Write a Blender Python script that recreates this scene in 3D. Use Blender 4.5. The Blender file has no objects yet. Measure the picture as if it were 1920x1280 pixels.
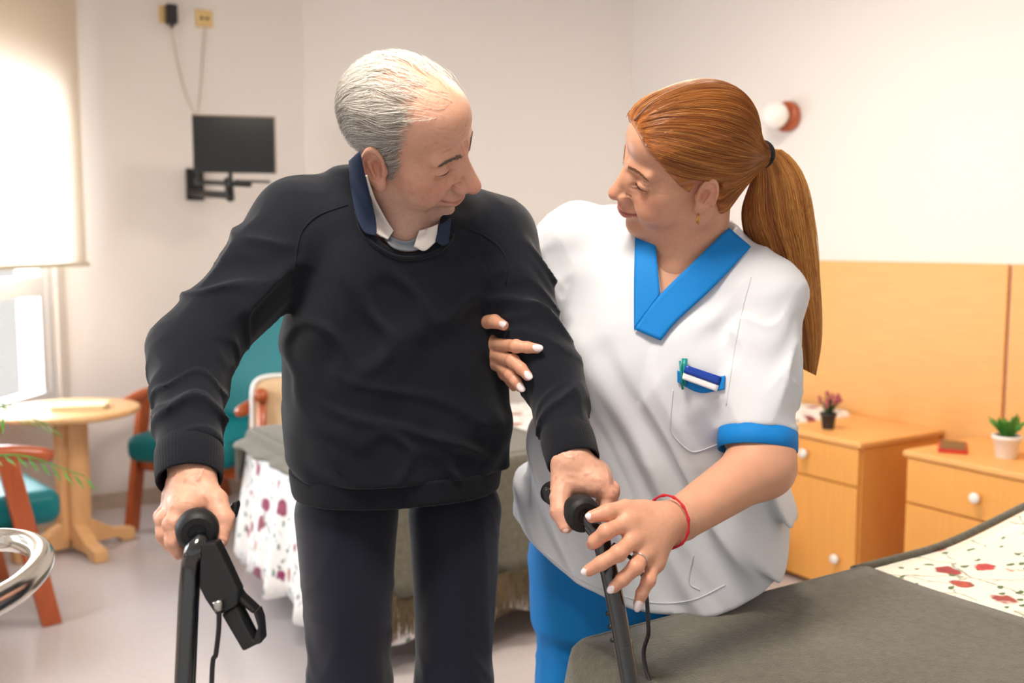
import bpy, bmesh, math, random
import numpy as np
from mathutils import Vector, Matrix
random.seed(7)
RNG = np.random.default_rng(11)
scene = bpy.context.scene
# ------------------------------------------------------------------ camera
CAM_H = 1.28
PITCH = math.atan(185 / 1867.0)
FPX = 35.0 / 36.0 * 1920
cam_d = bpy.data.cameras.new('camera'); cam = bpy.data.objects.new('camera', cam_d)
scene.collection.objects.link(cam); scene.camera = cam
cam.location = (0, 0, CAM_H); cam.rotation_euler = (math.pi / 2 - PITCH, 0, 0)
cam_d.lens = 35; cam_d.sensor_width = 36; cam_d.clip_start = 0.02
cam_d.dof.use_dof = True; cam_d.dof.focus_distance = 1.48; cam_d.dof.aperture_fstop = 3.2
# ------------------------------------------------------------------ world, lights, exposure
scene.view_settings.view_transform = 'Standard'; scene.view_settings.look = 'None'
scene.view_settings.gamma = 1; scene.view_settings.use_curve_mapping = False
scene.view_settings.exposure = 0.56
world = bpy.data.worlds.new('world'); scene.world = world; world.use_nodes = True
bg = world.node_tree.nodes['Background']
bg.inputs[0].default_value = (1.0, 0.975, 0.945, 1); bg.inputs[1].default_value = 0.58
TH = math.radians(31.95)
def R(u, v, z=0.0):
    c, s = math.cos(TH), math.sin(TH)
    return Vector((u * c - v * s, u * s + v * c, z))
def area(name, loc, target, size, power, col, sy=None):
    l = bpy.data.lights.new(name, 'AREA'); l.energy = power; l.color = col; l.size = size
    if sy: l.shape = 'RECTANGLE'; l.size_y = sy
    o = bpy.data.objects.new(name, l); scene.collection.objects.link(o)
    o.location = loc; d = Vector(target) - Vector(loc)
    o.rotation_euler = d.to_track_quat('-Z', 'Y').to_euler()
    return o
LAMPS = [(0.25, 0.95), (1.9, 2.2)]            # two ceiling lamps (u, v); their light sits under the fixtures built below
for (u_, v_) in LAMPS:
    p_ = R(u_, v_, 2.50); area('ceiling_lamp_light', p_, p_ - Vector((0, 0, 1)), 0.5, 25 if u_ < 1 else 22, (1.0, 0.90, 0.78))
# daylight through the windows in the left wall
area('daylight_window', (-3.15, 5.15, 1.35), (-1.0, 4.35, 1.15), 3.2, 520, (0.86, 0.93, 1.0))
area('daylight_window', (-2.75, 1.1, 1.7), (0.0, 1.7, 1.1), 1.5, 90, (0.88, 0.94, 1.0))

# ------------------------------------------------------------------ pixel -> world
_F = np.array([0, math.cos(PITCH), -math.sin(PITCH)]); _U = np.array([0, math.sin(PITCH), math.cos(PITCH)])
_X = np.array([1.0, 0, 0]); _O = np.array([0, 0, CAM_H])
def ray(px, py): return _F - _U * ((py - 640) / FPX) + _X * ((px - 960) / FPX)
def P(px, py, d): return _O + ray(px, py) * d
def proj(q):
    d = np.asarray(q) - _O; z = d @ _F
    return np.stack([960 + FPX * (d @ _X) / z, 640 - FPX * (d @ _U) / z, z], -1)
def PM(px, d): return px * d / FPX            # pixels at a depth -> metres

# ------------------------------------------------------------------ materials
MAT = {}
def material(name, col=(.8, .8, .8), rough=.5, metal=0., spec=.5, bump=0., bscale=200., var=0., vscale=8., sub=0., attr=None, trans=0., sheen=0., coat=0., stretch=None, aniso=0.):
    if name in MAT: return MAT[name]
    m = bpy.data.materials.new(name); m.use_nodes = True; nt = m.node_tree; N = nt.nodes; L = nt.links
    b = N['Principled BSDF']
    b.inputs['Base Color'].default_value = (*col, 1); b.inputs['Roughness'].default_value = rough
    b.inputs['Metallic'].default_value = metal; b.inputs['Specular IOR Level'].default_value = spec
    if sub: b.inputs['Subsurface Weight'].default_value = sub; b.inputs['Subsurface Radius'].default_value = (.9, .35, .2); b.inputs['Subsurface Scale'].default_value = .012
    if trans: b.inputs['Transmission Weight'].default_value = trans
    if sheen: b.inputs['Sheen Weight'].default_value = sheen; b.inputs['Sheen Roughness'].default_value = .5
    if coat: b.inputs['Coat Weight'].default_value = coat; b.inputs['Coat Roughness'].default_value = .12
    if aniso: b.inputs['Anisotropic'].default_value = aniso
    tc = N.new('ShaderNodeTexCoord'); src = tc.outputs['Object']
    if stretch:
        mp = N.new('ShaderNodeMapping'); mp.inputs['Scale'].default_value = stretch; L.new(src, mp.inputs[0]); src = mp.outputs[0]
    colsock = None
    if attr:
        at = N.new('ShaderNodeAttribute'); at.attribute_name = attr; colsock = at.outputs['Color']
    if var:
        n = N.new('ShaderNodeTexNoise'); n.inputs['Scale'].default_value = vscale; n.inputs['Detail'].default_value = 5; L.new(src, n.inputs[0])
        mr = N.new('ShaderNodeMapRange'); mr.inputs[1].default_value = .25; mr.inputs[2].default_value = .75; mr.inputs[3].default_value = 1 - var; mr.inputs[4].default_value = 1 + var
        L.new(n.outputs[0], mr.inputs[0])
        mx = N.new('ShaderNodeMix'); mx.data_type = 'RGBA'; mx.blend_type = 'MULTIPLY'; mx.inputs[0].default_value = 1
        if colsock: L.new(colsock, mx.inputs[6])
        else: mx.inputs[6].default_value = (*col, 1)
        L.new(mr.outputs[0], mx.inputs[7]); colsock = mx.outputs[2]
    if colsock: L.new(colsock, b.inputs['Base Color'])
    if bump:
        n2 = N.new('ShaderNodeTexNoise'); n2.inputs['Scale'].default_value = bscale; n2.inputs['Detail'].default_value = 3; L.new(src, n2.inputs[0])
        bp = N.new('ShaderNodeBump'); bp.inputs['Strength'].default_value = bump; bp.inputs['Distance'].default_value = .004
        L.new(n2.outputs[0], bp.inputs['Height']); L.new(bp.outputs[0], b.inputs['Normal'])
    MAT[name] = m; return m
def srgb(r, g, b):
    f = lambda c: (c / 255 / 12.92) if c / 255 <= .04045 else ((c / 255 + .055) / 1.055) ** 2.4
    return (f(r), f(g), f(b))

# ------------------------------------------------------------------ objects
def link(o, parent=None):
    scene.collection.objects.link(o)
    if parent is not None: o.parent = parent
    return o
def tag(o, label=None, cat=None, group=None, kind=None):
    for k, v in (('label', label), ('category', cat), ('group', group), ('kind', kind)):
        if v: o[k] = v
    return o
def thing(name, label, cat, loc=(0, 0, 0), rz=0., group=None):
    o = bpy.data.objects.new(name, None); link(o); o.location = loc; o.rotation_euler = (0, 0, rz); o.empty_display_size = .1
    return tag(o, label, cat, group)
def mesh(name, verts, faces, mat, parent=None, smooth=False, col=None):
    me = bpy.data.meshes.new(name)
    if isinstance(verts, np.ndarray) and isinstance(faces, np.ndarray):
        me.vertices.add(len(verts)); me.vertices.foreach_set('co', np.ascontiguousarray(verts, np.float32).ravel())
        k = faces.shape[1]; n = len(faces)
        me.loops.add(n * k); me.loops.foreach_set('vertex_index', np.ascontiguousarray(faces, np.int32).ravel())
        me.polygons.add(n); me.polygons.foreach_set('loop_start', np.arange(0, n * k, k, dtype=np.int32))
        me.update(calc_edges=True)
    else: me.from_pydata([tuple(v) for v in verts], [], [tuple(f) for f in faces])
    if smooth: me.polygons.foreach_set('use_smooth', np.ones(len(me.polygons), bool))
    if col is not None:
        a = me.color_attributes.new('Col', 'FLOAT_COLOR', 'POINT')
        c4 = np.ones((len(me.vertices), 4), np.float32); c4[:, :3] = col; a.data.foreach_set('color', c4.ravel())
    me.materials.append(mat); me.update()
    o = bpy.data.objects.new(name, me); link(o, parent); return o
def bm_obj(name, bm, mat, parent=None, smooth=False, bevel=0., seg=2, autos=None):
    me = bpy.data.meshes.new(name); bmesh.ops.recalc_face_normals(bm, faces=bm.faces[:]); bm.to_mesh(me); bm.free()
    if smooth: me.polygons.foreach_set('use_smooth', np.ones(len(me.polygons), bool))
    me.materials.append(mat); o = bpy.data.objects.new(name, me); link(o, parent)
    if bevel:
        b = o.modifiers.new('bevel', 'BEVEL'); b.width = bevel; b.segments = seg; b.limit_method = 'ANGLE'; b.angle_limit = .6
    return o
def add_box(bm, lo, hi, rot=None, at=None):
    lo = Vector(lo); hi = Vector(hi)
    vs = [Vector((x, y, z)) for x in (lo.x, hi.x) for y in (lo.y, hi.y) for z in (lo.z, hi.z)]
    if rot is not None: vs = [rot @ v for v in vs]
    if at is not None: vs = [v + Vector(at) for v in vs]
    V = [bm.verts.new(v) for v in vs]
    for f in ((0, 1, 3, 2), (4, 6, 7, 5), (0, 4, 5, 1), (2, 3, 7, 6), (0, 2, 6, 4), (1, 5, 7, 3)): bm.faces.new([V[i] for i in f])
def box(name, lo, hi, mat, parent=None, bevel=.003, rot=None, at=None, seg=2):
    bm = bmesh.new(); add_box(bm, lo, hi, rot, at); return bm_obj(name, bm, mat, parent, False, bevel, seg)
def catmull(pts, n):
    pts = [np.asarray(p, float) for p in pts]; out = []
    ext = [2 * pts[0] - pts[1]] + pts + [2 * pts[-1] - pts[-2]]
    for i in range(len(pts) - 1):
        a, b, c, d = ext[i:i + 4]
        for t in np.linspace(0, 1, n, endpoint=False):
            out.append(.5 * (2 * b + (c - a) * t + (2 * a - 5 * b + 4 * c - d) * t * t + (3 * b - a - 3 * c + d) * t ** 3))
    out.append(pts[-1]); return np.array(out)
def frames(path, up=(0.13, 0.21, 1)):
    path = np.asarray(path, float); T = np.gradient(path, axis=0); T /= np.linalg.norm(T, axis=1, keepdims=True) + 1e-12
    n = np.cross(T[0], up); n /= np.linalg.norm(n) + 1e-12; Ns = []
    for t in T:
        n = n - t * (n @ t); n /= np.linalg.norm(n) + 1e-12; Ns.append(n)
    Ns = np.array(Ns); return T, Ns, np.cross(T, Ns)
def tube_vf(path, rad, k=12, cap=True, closed=False, flat=1.0, up=(0.13, 0.21, 1)):
    path = np.asarray(path, float); n = len(path); rad = np.broadcast_to(np.asarray(rad, float), (n,))
    T, A, B = frames(path, up)
    if closed:
        T = np.roll(path, -1, 0) - np.roll(path, 1, 0); T /= np.linalg.norm(T, axis=1, keepdims=True); U_ = np.asarray(up, float)
        A = np.cross(T, U_); A /= np.linalg.norm(A, axis=1, keepdims=True); B = np.cross(T, A)
    a = np.linspace(0, 2 * math.pi, k, endpoint=False)
    V = path[:, None] + rad[:, None, None] * (np.cos(a)[None, :, None] * A[:, None] + flat * np.sin(a)[None, :, None] * B[:, None])
    V = V.reshape(-1, 3); Fs = []
    for i in range(n if closed else n - 1):
        j = (i + 1) % n
        for q in range(k): Fs.append((i * k + q, i * k + (q + 1) % k, j * k + (q + 1) % k, j * k + q))
    V = [tuple(v) for v in V]
    if cap and not closed:
        Fs.append(tuple(range(k - 1, -1, -1))); Fs.append(tuple((n - 1) * k + q for q in range(k)))
    return V, Fs
def tube(name, path, rad, mat, parent=None, k=12, **kw):
    V, Fs = tube_vf(path, rad, k, **kw); return mesh(name, V, Fs, mat, parent, True)
def lathe_vf(prof, k=32, at=(0, 0, 0)):
    V = []; Fs = []; n = len(prof)
    for r, z in prof:
        for q in range(k):
            a = 2 * math.pi * q / k; V.append((at[0] + r * math.cos(a), at[1] + r * math.sin(a), at[2] + z))
    for i in range(n - 1):
        for q in range(k): Fs.append((i * k + q, i * k + (q + 1) % k, (i + 1) * k + (q + 1) % k, (i + 1) * k + q))
    Fs.append(tuple(range(k - 1, -1, -1))); Fs.append(tuple((n - 1) * k + q for q in range(k)))
    return V, Fs
def lathe(name, prof, mat, parent=None, k=32, at=(0, 0, 0), rot=None, smooth=True):
    V, Fs = lathe_vf(prof, k)
    M = rot if rot is not None else Matrix.Identity(3)
    V = [tuple(M @ Vector(v) + Vector(at)) for v in V]
    return mesh(name, V, Fs, mat, parent, smooth)

# ------------------------------------------------------------------ signed distance modelling
def V3(*a): return np.array(a, float)
def smin(a, b, k):
    h = np.clip(.5 + .5 * (b - a) / k, 0, 1); return b * (1 - h) + a * h - k * h * (1 - h)
def smax(a, b, k): return -smin(-a, -b, k)
def sph(p, c, r): return np.linalg.norm(p - np.asarray(c), axis=-1) - r
def ell(p, c, r, M=None):
    q = p - np.asarray(c)
    if M is not None: q = q @ M                      # columns of M are the axes
    r = np.asarray(r, float); k0 = np.linalg.norm(q / r, axis=-1); k1 = np.linalg.norm(q / (r * r), axis=-1) + 1e-9
    return k0 * (k0 - 1) / k1
def cone(p, a, b, ra, rb):
    a = np.asarray(a, float); b = np.asarray(b, float); ab = b - a; pa = p - a
    t = np.clip(pa @ ab / (ab @ ab), 0, 1)
    return np.linalg.norm(pa - t[..., None] * ab, axis=-1) - (ra + t * (rb - ra))
def chain(p, pts, rads, k=.004):
    d = None
    for i in range(len(pts) - 1):
        c = cone(p, pts[i], pts[i + 1], rads[i], rads[i + 1]); d = c if d is None else smin(d, c, k)
    return d
def _hash(i, j, k):
    n = (i * 374761393 + j * 668265263 + k * 2147483647 + 1013904223) & 0x7fffffff
    n = ((n ^ (n >> 13)) * 1274126177) & 0x7fffffff
    return ((n ^ (n >> 16)) & 0xffff) / 65535.0
def vnoise(p):
    i = np.floor(p).astype(np.int64); f = p - i; f = f * f * (3 - 2 * f); r = 0
    for a in (0, 1):
        for b in (0, 1):
            for c in (0, 1):
                w = (f[..., 0] if a else 1 - f[..., 0]) * (f[..., 1] if b else 1 - f[..., 1]) * (f[..., 2] if c else 1 - f[..., 2])
                r = r + w * _hash(i[..., 0] + a, i[..., 1] + b, i[..., 2] + c)
    return r * 2 - 1
def sdf_mesh(fn, lo, hi, h, B=8):
    lo = np.asarray(lo, float); hi = np.asarray(hi, float)
    nb = np.ceil((hi - lo) / (h * B)).astype(int) + 1; n = nb * B
    ci = np.stack(np.meshgrid(*[np.arange(k) for k in nb], indexing='ij'), -1).reshape(-1, 3)
    cen = lo + (ci * B + (B - 1) / 2) * h
    dc = np.concatenate([fn(c) for c in np.array_split(cen, max(1, len(cen) // 60000))]).astype(np.float32)
    G = np.repeat(np.repeat(np.repeat(dc.reshape(nb), B, 0), B, 1), B, 2)
    G6 = G.reshape(nb[0], B, nb[1], B, nb[2], B)
    act = np.where(np.abs(dc) < B * h * .87 * 1.35 + 3 * h)[0]
    off = np.stack(np.meshgrid(*[np.arange(B)] * 3, indexing='ij'), -1).reshape(-1, 3) * h
    for s in range(0, len(act), 200):
        a = act[s:s + 200]; pts = (lo + ci[a] * B * h)[:, None] + off[None]
        d = fn(pts.reshape(-1, 3)).astype(np.float32).reshape(len(a), B, B, B)
        G6[ci[a, 0], :, ci[a, 1], :, ci[a, 2], :] = d
    G[G == 0] = 1e-7
    S = G < 0
    c8 = [S[a:n[0] - 1 + a, b:n[1] - 1 + b, c:n[2] - 1 + c] for a in (0, 1) for b in (0, 1) for c in (0, 1)]
    cnt = sum(x.astype(np.int8) for x in c8); cells = np.argwhere((cnt > 0) & (cnt < 8))
    idx = -np.ones(np.array(S.shape) - 1, np.int64); idx[tuple(cells.T)] = np.arange(len(cells))
    acc = np.zeros((len(cells), 3)); num = np.zeros(len(cells))
    for ax in range(3):
        o1, o2 = [q for q in range(3) if q != ax]
        for a in (0, 1):
            for b in (0, 1):
                s = cells.copy(); s[:, o1] += a; s[:, o2] += b; e = s.copy(); e[:, ax] += 1
                g0 = G[tuple(s.T)]; g1 = G[tuple(e.T)]; m = (g0 < 0) != (g1 < 0)
                t = np.where(m, g0 / np.where(m, g0 - g1, 1), 0); pt = s.astype(float); pt[:, ax] += t
                acc[m] += pt[m]; num[m] += 1
    V = lo + acc / num[:, None] * h
    Q = []
    for ax in range(3):
        o1, o2 = (ax + 1) % 3, (ax + 2) % 3
        sl = [slice(None)] * 3; sl[ax] = slice(0, n[ax] - 1); sh = [slice(None)] * 3; sh[ax] = slice(1, n[ax])
        m = S[tuple(sl)] != S[tuple(sh)]; e = np.argwhere(m)
        e = e[(e[:, o1] > 0) & (e[:, o2] > 0) & (e[:, o1] < n[o1] - 1) & (e[:, o2] < n[o2] - 1)]
        ins = S[tuple(e.T)]; q = []
        for a, b in ((0, 0), (1, 0), (1, 1), (0, 1)):
            c = e.copy(); c[:, o1] -= a; c[:, o2] -= b; q.append(idx[tuple(c.T)])
        q = np.stack(q, 1); q[~ins] = q[~ins][:, ::-1]; Q.append(q)
    Q = np.concatenate(Q)
    # one Newton step onto the surface
    d = fn(V); g = grad(fn, V, h * .5); gg = (g * g).sum(1) + 1e-9
    V = V - np.clip(d / gg, -h, h)[:, None] * g
    return V, Q
def grad(fn, V, e=5e-4):
    return np.stack([(fn(V + o) - fn(V - o)) / (2 * e) for o in np.eye(3) * e], 1)
def trace(fn, px, py, d0=1.0, d1=3.0, off=0.0, steps=42):
    px = np.atleast_1d(np.asarray(px, float)); py = np.atleast_1d(np.asarray(py, float))
    r = _F[None] - _U[None] * ((py - 640) / FPX)[:, None] + _X[None] * ((px - 960) / FPX)[:, None]
    ln = np.linalg.norm(r, axis=1); t = np.full(len(px), d0)
    for _ in range(steps):
        d = fn(_O + r * t[:, None]) - off; t = np.minimum(t + np.clip(d, -.05, .1) * .8 / ln, d1)
    return _O + r * t[:, None], t
def join_vq(parts):
    Vs, Qs, n = [], [], 0
    for V, Q in parts: Vs.append(V); Qs.append(Q + n); n += len(V)
    return np.concatenate(Vs), np.concatenate(Qs)
def strands(paths, rad, k=3):
    """paths (S,n,3) -> one mesh of tapered thin tubes"""
    S, n, _ = paths.shape; T = np.gradient(paths, axis=1); T /= np.linalg.norm(T, axis=2, keepdims=True) + 1e-9
    ref = np.array([.3, .2, .93]); A = np.cross(T, ref); A /= np.linalg.norm(A, axis=2, keepdims=True) + 1e-9; Bn = np.cross(T, A)
    a = np.linspace(0, 2 * math.pi, k, endpoint=False)
    rr = np.broadcast_to(np.asarray(rad), (S,))[:, None] * np.concatenate([np.linspace(.9, 1, n // 2), np.linspace(1, .25, n - n // 2)])[None]
    V = paths[:, :, None] + rr[:, :, None, None] * (np.cos(a)[None, None, :, None] * A[:, :, None] + np.sin(a)[None, None, :, None] * Bn[:, :, None])
    base = (np.arange(S) * n * k)[:, None, None] + (np.arange(n - 1) * k)[None, :, None]; q = np.arange(k)[None, None]; q2 = (np.arange(k) + 1)[None, None] % k
    Q = np.stack(np.broadcast_arrays(base + q, base + q2, base + k + q2, base + k + q), -1).reshape(-1, 4)
    return V.reshape(-1, 3), Q
# ================================================================== THE ROOM
def floral(name, scale, base, rose, leafc, rough=.75, density=.5, soft=0.):
    m = bpy.data.materials.new(name); m.use_nodes = True; nt = m.node_tree; N = nt.nodes; L = nt.links; b = N['Principled BSDF']
    b.inputs['Roughness'].default_value = rough; b.inputs['Sheen Weight'].default_value = .2
    tc = N.new('ShaderNodeTexCoord')
    nz = N.new('ShaderNodeTexNoise'); nz.inputs['Scale'].default_value = scale * 2.2; nz.inputs['Detail'].default_value = 2; L.new(tc.outputs['Object'], nz.inputs[0])
    def mth(op, a, b_=None, c=None):
        n = N.new('ShaderNodeMath'); n.operation = op
        for i, x in enumerate((a, b_, c)):
            if x is None: continue
            if isinstance(x, (int, float)): n.inputs[i].default_value = x
            else: L.new(x, n.inputs[i])
        return n.outputs[0]
    vm = N.new('ShaderNodeVectorMath'); vm.operation = 'MULTIPLY_ADD'; vm.inputs[1].default_value = (.05 / scale * 8,) * 3
    L.new(nz.outputs['Color'], vm.inputs[0]); L.new(tc.outputs['Object'], vm.inputs[2]); pos = vm.outputs[0]
    def vor(sc, rnd=.85, feature='F1', stretch=None):
        v = N.new('ShaderNodeTexVoronoi'); v.voronoi_dimensions = '3D'; v.feature = feature; v.inputs['Scale'].default_value = sc; v.inputs['Randomness'].default_value = rnd
        src = pos
        if stretch:
            mp = N.new('ShaderNodeMapping'); mp.inputs['Scale'].default_value = stretch; mp.inputs['Rotation'].default_value = (0, 0, .6); L.new(pos, mp.inputs[0]); src = mp.outputs[0]
        L.new(src, v.inputs['Vector']); return v
    def mixc(fac, a, b_):
        mx = N.new('ShaderNodeMix'); mx.data_type = 'RGBA'; L.new(fac, mx.inputs[0])
        for i, x in ((6, a), (7, b_)):
            if isinstance(x, tuple): mx.inputs[i].default_value = (*x, 1)
            else: L.new(x, mx.inputs[i])
        return mx.outputs[2]
    def lt(x, th, w=.03): 
        r = N.new('ShaderNodeMapRange'); r.inputs[1].default_value = th - w; r.inputs[2].default_value = th + w; r.inputs[3].default_value = 1; r.inputs[4].default_value = 0
        L.new(x, r.inputs[0]); return r.outputs[0]
    # stems: cell borders of a warped voronoi
    v0 = vor(scale * .75, 1., 'DISTANCE_TO_EDGE'); stem = lt(v0.outputs['Distance'], .016, .008); sst = N.new('ShaderNodeTexNoise'); sst.inputs['Scale'].default_value = scale * .8; L.new(tc.outputs['Object'], sst.inputs[0]); stem = mth('MULTIPLY', stem, mth('GREATER_THAN', sst.outputs[0], .5))
    stem = mth('MULTIPLY', stem, .75)
    colr = mixc(stem, base, tuple(.6 * x + .15 * y for x, y in zip(leafc, base)))
    v1 = vor(scale * 2.1, .9, 'F1', (1., 1.9, 1.)); sep = N.new('ShaderNodeSeparateColor'); L.new(v1.outputs['Color'], sep.inputs[0])
    leaf = mth('MULTIPLY', lt(v1.outputs['Distance'], .27), mth('GREATER_THAN', sep.outputs[0], .52))
    colr = mixc(leaf, colr, leafc)
    blu = mth('MULTIPLY', mth('MULTIPLY', lt(v1.outputs['Distance'], .25), mth('LESS_THAN', sep.outputs[0], .12)), .5)
    colr = mixc(blu, colr, (.42, .55, .68))
    v2 = vor(scale, .85); sep2 = N.new('ShaderNodeSeparateColor'); L.new(v2.outputs['Color'], sep2.inputs[0])
    ramp = N.new('ShaderNodeValToRGB'); L.new(sep2.outputs[1], ramp.inputs[0])
    el = ramp.color_ramp.elements; el[0].color = (*rose, 1); el[1].color = (rose[0], rose[1] * 2.5 + .05, rose[2] * .8, 1)
    e = el.new(.5); e.color = (rose[0] * .65, rose[1] * .6, rose[2] * 1.2, 1)
    # petals: rings inside the bloom
    ring = mth('SINE', mth('MULTIPLY', v2.outputs['Distance'], 42.)); ring = mth('MULTIPLY_ADD', ring, .22, .85)
    pet = N.new('ShaderNodeMix'); pet.data_type = 'RGBA'; pet.blend_type = 'MULTIPLY'; pet.inputs[0].default_value = 1; L.new(ramp.outputs[0], pet.inputs[6]); L.new(ring, pet.inputs[7])
    rad = mth('MULTIPLY_ADD', sep2.outputs[2], .20, .17)
    d = mth('SUBTRACT', v2.outputs['Distance'], rad); bloom = mth('MULTIPLY', lt(d, 0., .035), mth('GREATER_THAN', sep2.outputs[0], 1 - density))
    colr = mixc(bloom, colr, pet.outputs[2])
    L.new(colr, b.inputs['Base Color']); MAT[name] = m; return m
M_wall = material('wall_paint', srgb(236, 229, 224), .85, bump=.12, bscale=120, spec=.2)
M_floor = material('floor_terrazzo', srgb(198, 189, 188), .22, var=.05, vscale=60, spec=.5)
M_base = material('baseboard_stone', srgb(196, 178, 158), .5, var=.08, vscale=25)
M_ceil = material('ceiling_paint', srgb(242, 240, 236), .9)
M_beech = material('beech_veneer', srgb(234, 168, 88), .42, var=.06, vscale=6, stretch=(3, 14, .9), spec=.45)
M_beechh = material('beech_veneer_flat', srgb(234, 174, 104), .42, var=.06, vscale=5, stretch=(1, 1.2, 14), spec=.45)
M_pine = material('table_beech', srgb(230, 178, 122), .4, var=.1, vscale=7, stretch=(6, 6, 1), coat=.3)
M_cherry = material('cherry_wood', srgb(170, 78, 30), .32, var=.18, vscale=6, stretch=(8, 8, 1.5), coat=.4)
M_teal = material('teal_vinyl', srgb(0, 110, 116), .42, bump=.15, bscale=220, var=.06, spec=.3)
M_white = material('white_plastic', srgb(238, 236, 232), .35)
M_winframe = material('window_frame_paint', srgb(222, 222, 224), .4)
M_black = material('black_plastic', srgb(22, 23, 25), .42)
M_blackpaint = material('black_gloss_paint', srgb(14, 16, 20), .16, coat=.8, spec=.6)
M_screen = material('tv_screen', srgb(20, 17, 15), .14, spec=.5)
M_cream = material('cream_paint', srgb(232, 222, 196), .45)
M_yellowplate = material('aged_socket_plate', srgb(228, 196, 132), .45)
M_greyblk = material('grey_wool_blanket', srgb(100, 96, 84), .95, bump=.6, bscale=260, var=.22, vscale=70, sheen=.3, spec=.1)
M_fringe = material('blanket_fringe', srgb(112, 98, 76), .95, spec=.1)
M_floral = floral('floral_cotton', 12.5, srgb(246, 238, 220), srgb(206, 34, 30), srgb(78, 104, 50), density=.72)
M_floral2 = floral('floral_cotton_cool', 11., srgb(240, 236, 232), srgb(176, 52, 84), srgb(110, 130, 120), density=.8)
M_steel = material('chrome', srgb(215, 210, 202), .18, metal=1.)
M_green = material('plant_green', srgb(70, 138, 52), .5, var=.25, vscale=30)
M_green2 = material('plant_dark_green', srgb(64, 92, 48), .5, var=.25, vscale=60)
M_pink = material('pink_bud', srgb(176, 84, 92), .6, var=.2, vscale=80)
M_soil = material('soil', srgb(60, 46, 36), .95)
M_red = material('red_phone_case', srgb(206, 44, 34), .4)
M_beige = material('beige_cushion_fabric', srgb(222, 190, 150), .9, bump=.2, bscale=250)

def struct(o, kind='structure'): o['kind'] = kind; return o
def wall_seg(name, a, b, z0, z1, th, mat, parent=None, side=1):
    """box wall from a to b (world xy), thickness th to the outside"""
    a = Vector(a[:2]); b = Vector(b[:2]); d = (b - a).normalized(); n = Vector((-d.y, d.x)) * side * th
    bm = bmesh.new(); q = [a, b, b + n, a + n]
    lo = [bm.verts.new((x.x, x.y, z0)) for x in q]; hi = [bm.verts.new((x.x, x.y, z1)) for x in q]
    bm.faces.new(lo[::-1]); bm.faces.new(hi)
    for i in range(4): bm.faces.new([lo[i], lo[(i + 1) % 4], hi[(i + 1) % 4], hi[i]])
    return bm_obj(name, bm, mat, parent)
ZC = 2.62; UR = 3.36; VA = 5.04; VB = 4.2; UB = 1.87; UC = .69
struct(box('floor', (-3.6, -3.0, -.1), (6, 7, 0), M_floor, None, 0))
struct(box('ceiling', (-3.6, -3.0, ZC), (6, 7, ZC + .1), M_ceil, None, 0))
struct(wall_seg('wall_right', R(UR, VB), R(UR, -2.4), 0, ZC, .15, M_wall))
struct(wall_seg('wall_back', R(UB, VA), R(UR + .08, VB - .048), 0, ZC, .15, M_wall))
struct(wall_seg('wall_television', R(UC - .1, VA), R(UB + .0, VA), 0, ZC, .15, M_wall))
struct(wall_seg('baseboard_back', R(UB, VA - .014), R(UR, VB - .014), 0, .075, .012, M_base))
struct(wall_seg('baseboard_television', R(UC, VA - .012), R(UB, VA - .012), 0, .075, .012, M_base))
struct(wall_seg('baseboard_right', R(UR - .012, VB - .02), R(UR - .012, -2.4), 0, .075, .012, M_base))
# window wall, running from its corner with the television wall towards the camera
WC = R(UC, VA); wd = Vector((-0.09, -1, 0)).normalized(); wn = Vector((1, -.09, 0)).normalized()   # wn points into the room
def W(s, off=0., z=0.): q = WC + wd * s + wn * off; return Vector((q.x, q.y, z))
WZ0, WZ1 = .56, 2.0
wl = bpy.data.objects.new('wall_left', None); link(wl); wl['kind'] = 'structure'
for (s0, s1, z0, z1) in ((0, 4.6, 0, WZ0), (0, 4.6, WZ1, ZC), (0, .07, WZ0, WZ1), (1.25, 1.75, WZ0, WZ1), (3.35, 4.6, WZ0, WZ1)):
    wall_seg('wall_panel', W(s0), W(s1), z0, z1, .2, M_wall, wl, -1)
struct(wall_seg('baseboard_left', W(0, .012), W(4.6, .012), 0, .075, .0115, M_base, None, -1))
M_pane = bpy.data.materials.new('window_glass'); M_pane.use_nodes = True; _n = M_pane.node_tree.nodes; _l = M_pane.node_tree.links
_g = _n.new('ShaderNodeBsdfGlossy'); _g.inputs['Roughness'].default_value = .02; _t = _n.new('ShaderNodeBsdfTransparent'); _m = _n.new('ShaderNodeMixShader'); _m.inputs[0].default_value = .07
_l.new(_t.outputs[0], _m.inputs[1]); _l.new(_g.outputs[0], _m.inputs[2]); _l.new(_m.outputs[0], _n['Material Output'].inputs[0])
for wi, (s0, s1) in enumerate(((.07, 1.25), (1.75, 3.35))):
    w_ = bpy.data.objects.new('window_%d' % (wi + 1), None); link(w_); w_['kind'] = 'structure'
    def bar(nm, a, b, z0, z1, t=.05, off=-.03): return wall_seg(nm, W(a, off), W(b, off), z0, z1, t, M_winframe, w_, -1)
    bar('window_frame', s0, s0 + .05, WZ0, WZ1, .09, -.02); bar('window_frame', s1 - .05, s1, WZ0, WZ1, .09, -.02)
    bar('window_frame', s0 + .05, s1 - .05, WZ0, WZ0 + .045, .09, -.02); bar('window_frame', s0 + .05, s1 - .05, WZ1 - .05, WZ1, .09, -.02)
    bar('window_transom', s0 + .05, s1 - .05, 1.04, 1.13); bar('window_sash', s0 + .05, s0 + .09, WZ0 + .045, 1.04); bar('window_sash', s0 + .05, s0 + .085, 1.13, WZ1 - .05)
    bar('window_pane', s0 + .05, s1 - .05, WZ0 + .045, 1.04, .006, -.05).data.materials[0] = M_pane
    bar('window_pane', s0 + .05, s1 - .05, 1.13, WZ1 - .05, .006, -.05).data.materials[0] = M_pane
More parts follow.
